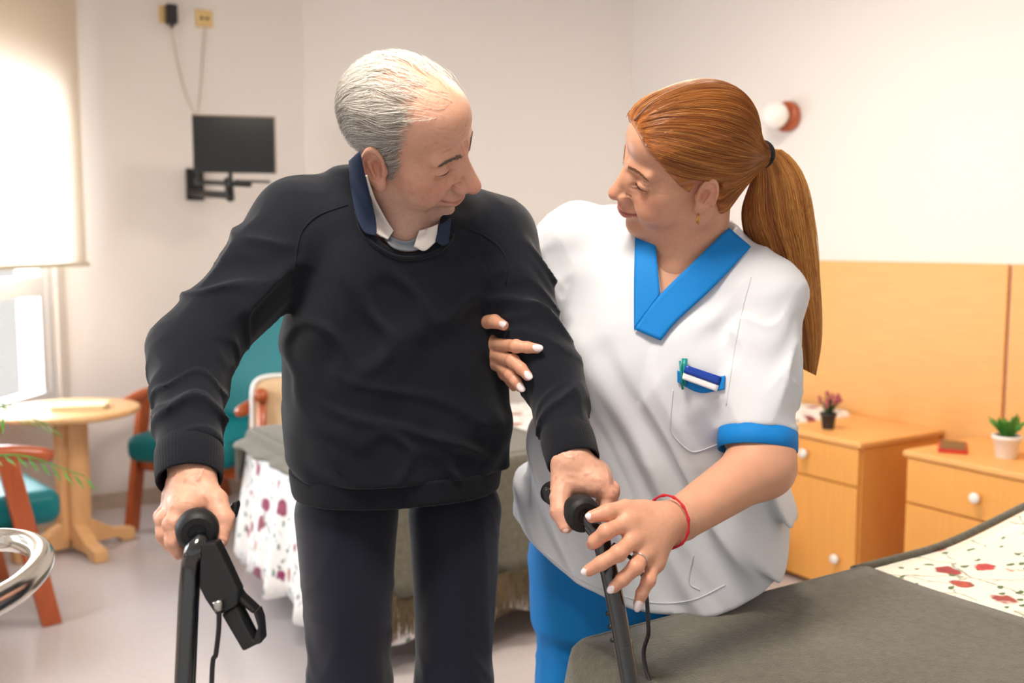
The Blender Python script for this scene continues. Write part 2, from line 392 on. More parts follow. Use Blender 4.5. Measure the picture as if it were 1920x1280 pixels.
# roller blind
M_blind = bpy.data.materials.new('blind_fabric'); M_blind.use_nodes = True; _n = M_blind.node_tree.nodes; _l = M_blind.node_tree.links
_d = _n.new('ShaderNodeBsdfDiffuse'); _d.inputs[0].default_value = (*srgb(236, 222, 200), 1); _t = _n.new('ShaderNodeBsdfTranslucent'); _t.inputs[0].default_value = (*srgb(255, 251, 246), 1)
_m = _n.new('ShaderNodeMixShader'); _m.inputs[0].default_value = .45; _l.new(_d.outputs[0], _m.inputs[1]); _l.new(_t.outputs[0], _m.inputs[2]); _l.new(_m.outputs[0], _n['Material Output'].inputs[0])
rb = thing('roller_blind', 'cream fabric roller blind half lowered over the bright window', 'blind', W(.5, .12, 1.17))
def bl(nm, s0, s1, z0, z1, off, t, mat):
    o = wall_seg(nm, W(s0, off), W(s1, off), z0, z1, t, mat, None, -1)
    o.parent = rb; o.matrix_parent_inverse = Matrix.Translation(-Vector(rb.location)); return o
bl('fabric', .02, 1.45, 1.19, 2.46, .12, .002, M_blind); bl('bottom_bar', .0, 1.46, 1.172, 1.19, .124, .012, M_cream)
bl('roller', .0, 1.46, 2.45, 2.51, .15, .06, M_white)
# ceiling lamps (their light is set at the top)
M_glow = bpy.data.materials.new('lamp_diffuser'); M_glow.use_nodes = True
_b = M_glow.node_tree.nodes['Principled BSDF']; _b.inputs['Emission Color'].default_value = (1, .88, .7, 1); _b.inputs['Emission Strength'].default_value = 2.
for i, (u_, v_) in enumerate(LAMPS):
    t = thing('ceiling_lamp', ('round ceiling lamp above the two people', 'round ceiling lamp above the far bed')[i], 'lamp', R(u_, v_, ZC))
    lathe('lamp_body', [(.02, -.001), (.3, -.001), (.3, -.05), (.27, -.055)], M_white, t); lathe('diffuser', [(.26, -.056), (.25, -.075), (.02, -.085)], M_glow, t)

# ------------------------------------------------------------------ headboard panelling, nightstands
hb = thing('headboard_panelling', 'beech headboard panels fixed along the wall behind the nightstands', 'headboard', R(UR, 2.0, 0), TH)
for (v0, v1) in ((2.055, 3.02), (.95, 2.04), (-.2, .935)):
    box('panel', (-.022, v0 - 2.0, .12), (-.001, v1 - 2.0, 1.205), M_beechh, hb, .002)
def nightstand(v0, v1, u0, h, label, split, kd, kdoor):
    t = thing('nightstand', label, 'nightstand', R(u0, (v0 + v1) / 2, 0), TH, 'beech nightstands by the headboard panels')
    w = (v1 - v0) / 2; D = UR - .03 - u0
    body = box('body', (.018, -w, .02), (D, w, h - .022), M_beech, t, .002)
    box('top', (-.008, -w - .012, h - .022), (D + .002, w + .012, h), M_beechh, t, .006, seg=3)
    box('plinth', (.05, -w + .02, 0), (D - .02, w - .02, .02), M_beech, t, .001)
    def knob(par, vv, zz):
        k = lathe('knob', [(.006, 0), (.007, .012), (.016, .016), (.018, .022), (.016, .027), (.006, .029)], M_white, par, 20, (-.0005, vv, zz), Matrix.Rotation(-math.pi / 2, 3, 'Y'))
        return k
    d = box('drawer', (0, -w + .004, split + .004), (.017, w - .004, h - .026), M_beech, t, .0015); knob(d, kd[0], kd[1])
    d = box('door' if kdoor else 'drawer', (0, -w + .004, .024), (.017, w - .004, split - .003), M_beech, t, .0015)
    if kdoor: knob(d, *kdoor)
    return t
nightstand(2.285, 2.70, 2.87, .58, 'beech nightstand with drawer and door, carrying the black flower pot', .415, (.03, .50), (-.13, .14))
nightstand(1.62, 2.115, 2.90, .58, 'beech nightstand carrying the phone and the white flower pot', .40, (-.02, .475), None)

# ------------------------------------------------------------------ beds
def drape(name, u0, u1, v0, v1, z, drops, mat, parent, lam=.16, amp=.018, inset=0., topn=.004, seed=0, rad=.03, sides=('near', 'foot', 'far'), du=.02, flare=.03, scallop=0., lift=None):
    """cloth lying on a box top and hanging over its near side, foot and far side"""
    path = []; cr = .05
    def seg(a, b):
        a = np.array(a); b = np.array(b); n = max(2, int(np.linalg.norm(b - a) / du)); d = (b - a) / np.linalg.norm(b - a)
        for t in np.linspace(0, 1, n): path.append((a + (b - a) * t, np.array([d[1], -d[0]]) * -1))
    def arc(c, a0, a1):
        for a in np.linspace(a0, a1, 7)[1:-1]: path.append((np.array(c) + cr * np.array([math.cos(a), math.sin(a)]), np.array([math.cos(a), math.sin(a)])))
    if 'near' in sides: seg((u1, v0), (u0 + cr, v0)); arc((u0 + cr, v0 + cr), -math.pi / 2, -math.pi)
    k1 = len(path)
    seg((u0, v0 + cr), (u0, v1 - cr)); k2 = len(path)
    if 'far' in sides: arc((u0 + cr, v1 - cr), math.pi, math.pi / 2); seg((u0 + cr, v1), (u1, v1))
    rng = np.random.default_rng(seed); V = []; F = []; rows = 12; s = 0; ph = rng.uniform(0, 6, 4)
    for i, (q, n) in enumerate(path):
        if i: s += np.linalg.norm(q - path[i - 1][0])
        n = {True: n}[True]
        if i < k1: n = np.array([0, -1.]) if abs(q[1] - v0) < 1e-6 else n
        elif i < k2: n = np.array([-1., 0])
        else: n = np.array([0, 1.]) if abs(q[1] - v1) < 1e-6 else n
        drop = drops[0] if i < k1 else (drops[1] if i < k2 else drops[2])
        rip = .6 * math.sin(2 * math.pi * s / lam + ph[0]) + .4 * math.sin(2 * math.pi * s / (lam * .61) + ph[1]) + .35 * math.sin(2 * math.pi * s / (lam * 2.3) + ph[2])
        if scallop: drop = drop + scallop * math.cos(2 * math.pi * s / .3)
        for r in range(rows):
            if r < 4: a = r / 3 * math.pi / 2; o = -rad + rad * math.sin(a); zz = z - rad + rad * math.cos(a)
            else:
                f = (r - 3) / (rows - 4); o = f * flare + amp * rip * f ** .8; zz = z - rad - (drop - rad) * f
            if lift: zz += lift(q[0]) * (1 if r < 4 else 1 - (r - 3) / (rows - 4))
            V.append((q[0] + n[0] * o, q[1] + n[1] * o, zz))
    n = len(path)
    for i in range(n - 1):
        for r in range(rows - 1): F.append((i * rows + r, (i + 1) * rows + r, (i + 1) * rows + r + 1, i * rows + r + 1))
    b = len(V); nu = max(3, int((u1 - u0) / .04)); nv = max(3, int((v1 - v0) / .04))
    for i in range(nu + 1):
        for j in range(nv + 1):
            uu = u0 + rad + (u1 - u0 - rad) * i / nu; vv = v0 + rad + (v1 - v0 - 2 * rad) * j / nv
            e = min(i, 2) * min(j, 2) * min(nv - j, 2) / 8
            V.append((uu, vv, z + (lift(uu) if lift else 0) + e * topn * (math.sin(uu * 9 + vv * 4 + ph[0]) + math.sin(vv * 13 - uu * 5 + ph[3]))))
    for i in range(nu):
        for j in range(nv):
            k = b + i * (nv + 1) + j; F.append((k, k + nv + 1, k + nv + 2, k + 1))
    o = mesh(name, V, F, mat, parent, True)
    m = o.modifiers.new('solid', 'SOLIDIFY'); m.thickness = .006; m.offset = -1
    return o
def fringe(parent, u0, u1, v, z0, z1, n, seed, amp=.02):
    rng = np.random.default_rng(seed); uu = np.linspace(u0, u1, n) + rng.normal(0, .004, n)
    pts = []
    for t in np.linspace(0, 1, 6):
        q = np.stack([uu + rng.normal(0, .0015, n) * t, v - .012 * np.sin(uu * 34) - .004 + rng.normal(0, .0025, n), z0 + (z1 - z0) * t + rng.normal(0, .003, n) * t], 1); pts.append(q)
    V, Q = strands(np.stack(pts, 1), .0022, 4); o = mesh('fringe', V, Q, M_fringe, parent, True); o['kind'] = 'stuff'; return o
M_mattress = material('mattress_white', srgb(226, 224, 220), .8); M_bedframe = material('bed_frame_metal', srgb(120, 104, 84), .5)
def bed(label, u0, u1, v0, v1, z):
    t = thing('bed', label, 'bed', R(u0, v0, 0), TH); L_, W_ = u1 - u0, v1 - v0
    box('mattress', (.02, .02, z - .22), (L_ - .02, W_ - .02, z - .012), M_mattress, t, .04, seg=4)
    box('bed_base', (.03, .03, z - .32), (L_ - .03, W_ - .03, z - .221), M_bedframe, t, .005)
    for a in (.08, L_ - .12):
        for b in (.06, W_ - .10): box('leg', (a, b, 0), (a + .04, b + .04, z - .321), M_bedframe, t, .003)
    return t
# far bed, behind the man
FZ, FU0, FV0, FV1 = .60, 1.08, 2.66, 3.58
bed('far bed seen behind the man between the armchair and the nightstands', FU0, UR - .06, FV0, FV1, FZ)
fb = thing('bedspread', 'floral bedspread hanging to the floor from the far bed behind the man', 'bedspread', R(0, 0, 0), TH)
drape('cloth', FU0 - .004, UR - .08, FV0 - .004, FV1 + .004, FZ, (.50, .48, .46), M_floral2, fb, .22, .03, topn=0, seed=3, scallop=.02, flare=.05)
fk = thing('blanket', 'grey fringed wool blanket spread over the far bed behind the man', 'blanket', R(0, 0, 0), TH)
drape('cloth', FU0 - .012, 1.92, FV0 - .03, FV1 + .012, FZ + .008, (.36, .045, .2), M_greyblk, fk, .2, .014, seed=4, flare=.055, topn=.0015)
fringe(fk, FU0 + .05, 1.90, FV0 - .088, FZ - .34, FZ - .475, 520, 5)
# near bed, right foreground
NZ, NU0, NV0, NV1 = .655, .872, .28, 1.235
bed('near bed standing in the right foreground', NU0, UR - .06, NV0, NV1, NZ)
def pillow_lift(u): t = min(max((u - 1.75) / .55, 0), 1); return .06 * t * t * (3 - 2 * t)          # the pillow under the spread
nb = thing('bedspread', 'white bedspread printed with red roses on the near bed', 'bedspread', R(0, 0, 0), TH)
drape('cloth', NU0 - .004, UR - .08, NV0 - .004, NV1 + .004, NZ, (.45, .40, .42), M_floral, nb, .25, .02, seed=7, topn=0, lift=pillow_lift)
nk = thing('blanket', 'grey wool blanket across the foot of the near bed', 'blanket', R(0, 0, 0), TH)
drape('cloth', NU0 - .012, 1.565, NV0 - .03, NV1 + .012, NZ + .007, (.3, .07, .25), M_greyblk, nk, .2, .008, seed=9, topn=.0015)
# narrow grey hem of the blanket continuing along the far side
hp = [(u_, NV1 + .004, NZ - .004 + pillow_lift(u_)) for u_ in np.linspace(1.55, UR - .1, 40)]; tube('hem', hp, .0085, M_greyblk, nk, 8)

# ------------------------------------------------------------------ things on the nightstands
def pot_plant(loc, label, potm, r, h, kind):
    t = thing('potted_plant', label, 'plant', loc)
    lathe('pot', [(r * .68, 0), (r * .72, .002), (r * .95, h * .82), (r * 1.05, h * .83), (r * 1.06, h), (r * .95, h), (r * .9, h * .9)], potm, t, 28)
    lathe('soil', [(.002, h * .88), (r * .9, h * .88), (r * .9, h * .9), (.002, h * .905)], M_soil, t, 20)
    rng = random.Random(int(r * 1e5) + int(h * 1e4))
    if kind == 'flower':
        for k in range(15):
            a = rng.uniform(0, 6.28); tilt = rng.uniform(.05, .75); ln = rng.uniform(.05, .09)
            d = Vector((math.sin(tilt) * math.cos(a), math.sin(tilt) * math.sin(a), math.cos(tilt)))
            b = Vector((d.x * r * .4, d.y * r * .4, h * .88)); e = b + d * ln
            tube('stem', [b, (b + e) / 2 + Vector((0, 0, .004)), e], [.002, .0018, .0012], M_green2, t, 5)
            V, F = [], []
            for q in range(9):
                f = rng.uniform(.2, .8); c = b + (e - b) * f; an = rng.uniform(0, 6.28); o = Vector((math.cos(an), math.sin(an), rng.uniform(0, .6))).normalized() * .018
                sd = Vector((-o.y, o.x, .3 * o.z)).normalized() * .005; i0 = len(V)
                V += [c, c + o * .5 + sd, c + o, c + o * .5 - sd, c + o * .5 + Vector((0, 0, .0025))]; F += [(i0, i0 + 1, i0 + 4), (i0 + 1, i0 + 2, i0 + 4), (i0 + 2, i0 + 3, i0 + 4), (i0 + 3, i0, i0 + 4)]
            mesh('leaves', V, F, M_green2, t)
            if k % 4 != 0:
                V, F = [], []
                for q in range(6):
                    c = np.array(e) + np.array([rng.uniform(-.006, .006), rng.uniform(-.006, .006), rng.uniform(-.012, .006)])
                    v_, f_ = lathe_vf([(.0008, -.005), (.0045, -.001), (.004, .004), (.0008, .008)], 6, c); n0 = len(V); V += v_; F += [tuple(i + n0 for i in x) for x in f_]
                mesh('blossom', V, F, M_pink, t, True)
    else:
        for k in range(17):
            a = k * 2.4; tilt = .12 + .62 * ((k * .618) % 1); ln = rng.uniform(.075, .115)
            d = np.array([math.sin(tilt) * math.cos(a), math.sin(tilt) * math.sin(a), math.cos(tilt)]); b = np.array([d[0] * r * .35, d[1] * r * .35, h * .88])
            pts = [b + d * ln * f + np.array([d[0], d[1], -.6]) * .03 * f * f for f in np.linspace(0, 1, 8)]
            V, F = [], []; sd0 = np.cross(d, [0, 0, 1]); sd0 /= np.linalg.norm(sd0) + 1e-6
            for j, q in enumerate(pts):
                f = j / 7; w = .017 * math.sin(math.pi * (f * .85 + .15)) * (1 if j % 2 else .62) + .0008
                V += [q - sd0 * w, q + np.cross(sd0, d) * .003, q + sd0 * w]
                if j: F += [(3 * j - 3, 3 * j - 2, 3 * j + 1, 3 * j), (3 * j - 2, 3 * j - 1, 3 * j + 2, 3 * j + 1)]
            o = mesh('leaf', V, F, M_green, t, True); m = o.modifiers.new('s', 'SOLIDIFY'); m.thickness = .0012
    return t
M_pot = material('black_pot', srgb(48, 46, 48), .5); M_potw = material('white_pot', srgb(240, 236, 232), .45)
pot_plant(R(2.98, 2.52, .58), 'small black pot with pink buds and dark leaves on the nightstand', M_pot, .030, .062, 'flower')
pot_plant(R(3.07, 1.865, .58), 'small white pot with a leafy bright green plant', M_potw, .044, .075, 'fern')
ph = thing('phone', 'phone in a red case lying on the nightstand', 'phone', R(3.05, 2.045, .58), TH + .6)
box('case', (-.085, -.046, 0), (.085, .046, .012), M_red, ph, .004, seg=3); box('screen', (-.079, -.040, .0121), (.079, .040, .0132), M_screen, ph, .001)

# ------------------------------------------------------------------ wall lamp
WLv = 3.10
wlamp = thing('wall_lamp', 'white globe wall lamp on a round wooden base', 'lamp', R(UR, WLv, 1.825), TH)
Rx = Matrix.Rotation(-math.pi / 2, 3, 'Y')
lathe('base', [(.01, .001), (.062, .001), (.066, .01), (.066, .03), (.058, .04), (.02, .042)], M_cherry, wlamp, 40, (0, 0, 0), Rx)
M_globe = material('opal_glass', srgb(250, 244, 238), .2, sub=.3)
lathe('globe', [(.035, .043)] + [(.058 * math.sin(a), .095 - .058 * math.cos(a)) for a in np.linspace(.65, math.pi - .02, 16)], M_globe, wlamp, 32, (0, 0, 0), Rx)

# ------------------------------------------------------------------ television on its arm, sockets, cables
tvp = P(440, 270, 4.35)
tv = thing('television', 'small black flat television on a wall arm', 'television', tvp, math.radians(14))
tw, tht = PM(151, 4.35) / 2, PM(106, 4.35) / 2
box('casing', (-tw, 0, -tht), (tw, .035, tht), M_black, tv, .004); box('screen', (-tw + .008, -.0015, -tht + .010), (tw - .008, .001, tht - .008), M_screen, tv, .0)
box('rear_housing', (-tw * .6, .035, -tht * .7), (tw * .6, .06, tht * .6), M_black, tv, .01)
M_frame = material('tv_frame_grey', srgb(150, 132, 116), .4)
for (a, b) in (((-tw, -.003, tht - .006), (tw, .0, tht)), ((tw - .006, -.003, -tht), (tw, 0, tht))): box('bezel', a, b, M_frame, tv, .001)
ar = thing('wall_bracket', 'black articulated wall bracket holding the television', 'bracket', R(UC, VA, 1.4))
def toar(o): o.parent = ar; o.matrix_parent_inverse = Matrix.Translation(-Vector(ar.location)); return o
def onA(px, py, back=0.):                       # point on the television wall under a pixel
    r = ray(px, py); n = np.array(R(0, 1)); t = (VA - back - _O @ n) / (r @ n); return Vector(_O + r * t)
q0, q1 = onA(347, 316), onA(381, 376)
toar(box('wall_plate', (0, -.03, q1.z), ((q1 - q0).xy.length, 0, q0.z), M_black, None, .004, Matrix.Rotation(TH, 3, 'Z'), (q0.x, q0.y, 0)))
pa = onA(362, 345, .04); pb = Vector(P(432, 352, 4.45)); pc = Vector(P(404, 338, 4.42)); pd = Vector(P(506, 341, 4.36))
for a, b, r_ in ((onA(360, 362, .04), Vector(P(432, 366, 4.6)), .017), (Vector(P(432, 372, 4.6)), Vector(P(428, 338, 4.5)), .021), (Vector(P(365, 341, 4.5)), Vector(P(470, 346, 4.42)), .012), (Vector(P(440, 339, 4.4)), pd, .006)):
    toar(tube('arm', [a, (a + b) / 2, b], r_, M_black, None, 10))
for px in (372, 432): toar(tube('strut', [Vector(P(px, 316, 4.42)), Vector(P(px, 330, 4.42)), Vector(P(px, 343, 4.42))], .010, M_black, None, 8))
M_cable = material('pale_cable', srgb(205, 192, 176), .6)
def socket(px, py, label, holes):
    c = onA(px, py); t = thing('wall_socket', label, 'socket', c, TH); s = .041
    box('plate', (-s, -.009, -s), (s, 0, s), M_yellowplate, t, .003)
    if holes:
        for dx in (-.012, .014): lathe('hole', [(.0005, 0), (.008, 0), (.008, .001), (.0005, .001)], M_black, t, 16, (dx, -.0092, 0), Matrix.Rotation(math.pi / 2, 3, 'X'))
    return c
s1 = socket(314, 28, 'aged cream wall socket behind the black plug adapter', False); s2 = socket(382, 35, 'aged cream aerial socket right of the plug adapter', True)
ad = thing('plug_adapter', 'black power adapter plugged into the wall socket', 'adapter', s1 - R(0, .009), TH)
box('adapter_body', (-.015, -.055, -.048), (.035, 0, .042), M_black, ad, .006); box('cable_collar', (.002, -.04, -.066), (.016, -.026, -.048), M_black, ad, .003)
def cabl(pts, label, dz):
    q = catmull([np.array(onA(x, y, b)) for x, y, b in pts], 6); o = tube('cable', q, .0035, M_cable, None, 6); tag(o, label, 'cable'); return o
cabl([(319, 50, .03), (328, 90, .02), (336, 130, .012), (348, 175, .012), (358, 200, .05), (368, 219, .25)], 'pale cable from the plug adapter down to the television', 0)
cabl([(384, 50, .012), (380, 100, .008), (377, 150, .008), (373, 195, .03), (370, 219, .2)], 'pale aerial cable from the right socket down to the television', 0)

# ------------------------------------------------------------------ round table, book
tb = thing('side_table', 'round beech pedestal table beneath the window', 'table', R(.60, 4.42, 0), TH)
lathe('tabletop', [(.01, .575), (.262, .575), (.275, .582), (.275, .597), (.268, .602), (.01, .602)], M_pine, tb, 56)
for a in range(4):
    an = a * math.pi / 2 + .25
    box('column_slat', (.012, -.032, .05), (.062, .032, .575), M_pine, tb, .006, Matrix.Rotation(an, 3, 'Z'))
    bm = bmesh.new(); prof = [(.03, .02), (.03, .13), (.075, .12), (.16, .065), (.25, .05), (.25, 0), (.2, 0), (.17, .022)]
    f = [[bm.verts.new(Matrix.Rotation(an, 3, 'Z') @ Vector((x, s, z))) for x, z in prof] for s in (-.028, .028)]
    bm.faces.new(f[0]); bm.faces.new(f[1][::-1])
    for i in range(len(prof)): j = (i + 1) % len(prof); bm.faces.new([f[0][i], f[0][j], f[1][j], f[1][i]])
    bm_obj('foot', bm, M_pine, tb, False, .006)
bk = thing('book', 'thin pale book lying on the round table', 'book', Vector(tb.location) + Vector((.06, -.02, .603)), TH - .35)
M_page = material('book_pages', srgb(240, 222, 176), .8); M_cover = material('book_cover', srgb(236, 216, 170), .5)
box('cover', (-.10, -.07, 0), (.10, .07, .003), M_cover, bk, .001); box('page_block', (-.097, -.067, .003), (.095, .067, .017), M_page, bk, .001); box('cover', (-.10, -.07, .017), (.10, .07, .02), M_cover, bk, .001)
box('spine', (-.103, -.07, 0), (-.099, .07, .02), M_cover, bk, .001)

# ------------------------------------------------------------------ armchairs
def armchair(loc, rz, label):
    t = thing('armchair', label, 'armchair', loc, rz, 'teal vinyl armchairs with wooden arms'); w = .27
    box('seat', (-w, -.35, .33), (w, .25, .45), M_teal, t, .045, seg=5)
    bm = bmesh.new(); add_box(bm, (-w - .01, -.05, 0), (w + .01, .06, .70)); 
    o = bm_obj('backrest', bm, M_teal, t, False, .05, 5); o.location = (0, .24, .42); o.rotation_euler = (-.22, 0, 0)
    for s in (-1, 1):
        x = s * (w + .03)
        path = catmull([(x, .30, .60), (x, .1, .61), (x, -.15, .605), (x, -.31, .575)], 6)
        V, F = tube_vf(path, [.026] * (len(path) - 1) + [.02], 14, up=(0, 0, 1)); mesh('armrest', V, F, M_cherry, t, True)
        def slab(nm, y0, z0, y1, z1, wd):
            bm = bmesh.new(); q = [(y0 - wd, z0), (y0 + wd, z0), (y1 + wd, z1), (y1 - wd, z1)]
            f = [[bm.verts.new((xx, y, z)) for y, z in q] for xx in (x - .018, x + .018)]
            bm.faces.new(f[0]); bm.faces.new(f[1][::-1])
            for i in range(4): j = (i + 1) % 4; bm.faces.new([f[0][i], f[0][j], f[1][j], f[1][i]])
            bm_obj(nm, bm, M_cherry, t, False, .006)
        slab('front_leg', -.285, 0, -.17, .585, .032); slab('back_leg', .40, 0, .26, .59, .03)
        box('side_rail', (x - .012, -.22, .30), (x + .012, .31, .345), M_cherry, t, .004)
    box('front_rail', (-w - .012, -.24, .27), (w + .012, -.215, .329), M_cherry, t, .004); box('back_rail', (-w - .012, .27, .28), (w + .012, .30, .34), M_cherry, t, .004)
    return t
# the far one faces the camera, the near one faces right
c1 = armchair(P(368, 980, 4.32) * np.array([1, 1, 0]) + np.array([.055, .27, 0]), math.radians(-20), 'teal high-backed armchair standing behind the man')
c2 = armchair((-1.965, 3.28, 0), math.radians(132), 'teal armchair cut off by the left edge of the picture')
# beige visitor chair between the far bed and the armchair
cu = thing('visitor_chair', 'beige upholstered chair with white piping and wooden arm, behind the far bed', 'chair', (-.825, 4.05, 0), math.radians(8))
bm = bmesh.new(); bmesh.ops.create_uvsphere(bm, u_segments=32, v_segments=16, radius=1)
def sq(c, k=.32): return math.copysign(abs(c) ** k, c)
for v in bm.verts: c = v.co; v.co = Vector((sq(c.x) * .215, -.16 + c.y * .05, sq(c.z) * .16 + .605))
bm_obj('backrest', bm, M_beige, cu, True)
pth = [(sq(math.cos(a)) * .215, -.185, sq(math.sin(a)) * .16 + .605) for a in np.linspace(0, 2 * math.pi, 72, endpoint=False)]
V, F = tube_vf(pth, .009, 8, closed=True, up=(0, 1, 0)); mesh('piping', V, F, M_white, cu, True)
box('seat', (-.21, -.14, .36), (.21, .26, .44), M_beige, cu, .03, seg=4)
for s_ in (-1, 1):
    tube('arm_post', [(s_ * .175, -.235, .0), (s_ * .180, -.235, .4), (s_ * .172, -.235, .69)], .016, M_cherry, cu, 14)
    tube('armrest', [(s_ * .172, -.262, .695), (s_ * .19, -.1, .69), (s_ * .205, .24, .66)], .026, M_cherry, cu, 14)
    tube('leg', [(s_ * .20, .23, 0), (s_ * .20, .235, .3), (s_ * .205, .24, .65)], .016, M_cherry, cu, 14)
# ------------------------------------------------------------------ radiator on the wall behind the far bed
rd = thing('radiator', 'cream column radiator on the wall behind the far bed', 'radiator', R(2.30, 4.68, .12), TH - math.atan2(VA - VB, UR - UB))
for k in range(9):
    box('fin', (-.36 + k * .09, -.05, .03), (-.285 + k * .09, .03, .66), M_cream, rd, .012, seg=3)
for z in (.07, .60): tube('header_pipe', [(-.37, -.01, z), (0, -.01, z), (.45, -.01, z)], .018, M_cream, rd, 10)
for x in (-.3, .38): box('bracket_foot', (x - .015, -.03, -.12), (x + .015, .02, .03), M_cream, rd, .003)

# ------------------------------------------------------------------ plant in front of the window, out of frame to the left
pl = thing('palm_plant', 'green palm with fine fronds reaching in from the left edge', 'plant', (-1.80, 2.62, 0))
M_clay = material('clay_pot', srgb(180, 120, 84), .7)
lathe('pot', [(.10, 0), (.11, .005), (.15, .26), (.165, .26), (.165, .30), (.145, .30), (.14, .26)], M_clay, pl, 32); lathe('soil', [(.002, .25), (.14, .25), (.14, .262), (.002, .265)], M_soil, pl, 24)
rng = random.Random(5)
for k in range(13):
    a = [-.25, .1, .45, -.6][k] if k < 4 else rng.uniform(.8, 5.6); rch = [.50, .60, .48, .44][k] if k < 4 else rng.uniform(.3, .5); hg = [.95, .62, .80, .72][k] if k < 4 else rng.uniform(.7, 1.1)
    d = np.array([math.cos(a), math.sin(a), 0]); base = np.array([.03 * math.cos(a), .03 * math.sin(a), .26])
    rib = catmull([base, base + d * rch * .25 + np.array([0, 0, hg * .55]), base + d * rch * .65 + np.array([0, 0, hg * .72]), base + d * rch + np.array([0, 0, hg * .62])], 7)
    V, F = tube_vf(rib, np.linspace(.005, .0015, len(rib)), 5)
    V = [tuple(v) for v in V]; T, A, B = frames(rib)
    for j in range(8, len(rib)):
        for s in (-1, 1):
            sd = np.cross(T[j], [0, 0, 1.]); sd /= np.linalg.norm(sd); o = (sd * s * .8 + T[j] * .7 + np.array([0, 0, -.25])) * .085 * (1 - .5 * abs(j / len(rib) - .6))
            w = T[j] * .006; i0 = len(V); q = rib[j]; V += [tuple(q), tuple(q + o * .5 + w), tuple(q + o), tuple(q + o * .5 - w)]; F += [(i0, i0 + 1, i0 + 2), (i0, i0 + 2, i0 + 3)]
    mesh('frond', V, F, M_green, pl)
# ------------------------------------------------------------------ chrome frame in the left foreground
cf = thing('walking_frame', 'blurred chrome tubular walking frame at the lower left edge', 'walking frame', (-.95, 1.3, 0))
def loc_(q): return np.asarray(q) - np.array(cf.location)
A_ = P(0, 1012, 1.50); 
loop = [P(-170, 1030, 1.52), P(-60, 1014, 1.50), P(30, 1013, 1.46), P(72, 1030, 1.40), P(76, 1058, 1.33), P(40, 1098, 1.27), P(-20, 1135, 1.22), P(-150, 1205, 1.14)]
zz = .865
loop = [loc_(_O + (q - _O) * ((zz - CAM_H) / (q[2] - CAM_H))) for q in loop]
tube('handle_loop', catmull(loop, 8), .0165, M_steel, cf, 16)
M_greyp = material('grey_plastic', srgb(120, 122, 122), .5)
for q in (loop[0], loop[-1]):
    q = np.array(q); tube('leg', [q, q + np.array([-.01, 0, -.1]), q + np.array([-.02, 0, -zz + .02])], .0145, M_steel, cf, 14)
    lathe('rubber_foot', [(.018, 0), (.021, .003), (.019, .035), (.016, .04)], M_black, cf, 18, tuple(np.array([q[0] - .02, q[1], 0])))
tube('cross_bar', [np.array(loop[0]) + np.array([-.01, 0, -.3]), (np.array(loop[0]) + np.array(loop[-1])) / 2 + np.array([-.01, 0, -.3]), np.array(loop[-1]) + np.array([-.01, 0, -.3])], .011, M_steel, cf, 12)
# ================================================================== PEOPLE
def head_sdf(p, k):
    """p in head space (x forward, y left, z up, metres); k: dict of face parameters"""
    y = np.abs(p[:, 1]); q = np.stack([p[:, 0], y, p[:, 2]], 1)
    fat, jaw, nl, age = k['fat'], k['jaw'], k['nose'], k['age']
    d = ell(q, (-.014, 0, .044), (.091, .075, .081))
    d = smin(d, ell(q, (.036, 0, .060), (.060, .060, .056)), .02)                 # forehead
    d = smin(d, ell(q, (.026, 0, -.022), (.062, .058 + .004 * fat, .082)), .025)     # face mass
    d = smin(d, cone(q, (-.008, .052 + .004 * jaw, -.055), (.060, .014 + .004 * jaw, -.098), .018 + .004 * fat, .016 + .002 * jaw), .03)
    if fat > .6: d = smin(d, ell(q, (.030, 0, -.098), (.045, .044, .026)), .03)   # soft underside of the chin
    m = np.where((p[:, 0] > .008) & (y < .085) & (d < .065))[0]
    if len(m): d[m] = face_sdf(q[m], d[m], k)
    m = np.where((np.abs(p[:, 0] + .012) < .05) & (y > .05) & (np.abs(p[:, 2]) < .065) & (d < .05))[0]
    if len(m): d[m] = ear_sdf(q[m], d[m], k)
    return d
def _line(y, z, a, b):
    """distance in the frontal (y,z) plane to a segment"""
    a = np.array(a); b = np.array(b); ab = b - a; py, pz = y - a[0], z - a[1]
    t = np.clip((py * ab[0] + pz * ab[1]) / (ab @ ab), 0, 1); return np.hypot(py - t * ab[0], pz - t * ab[1]), t
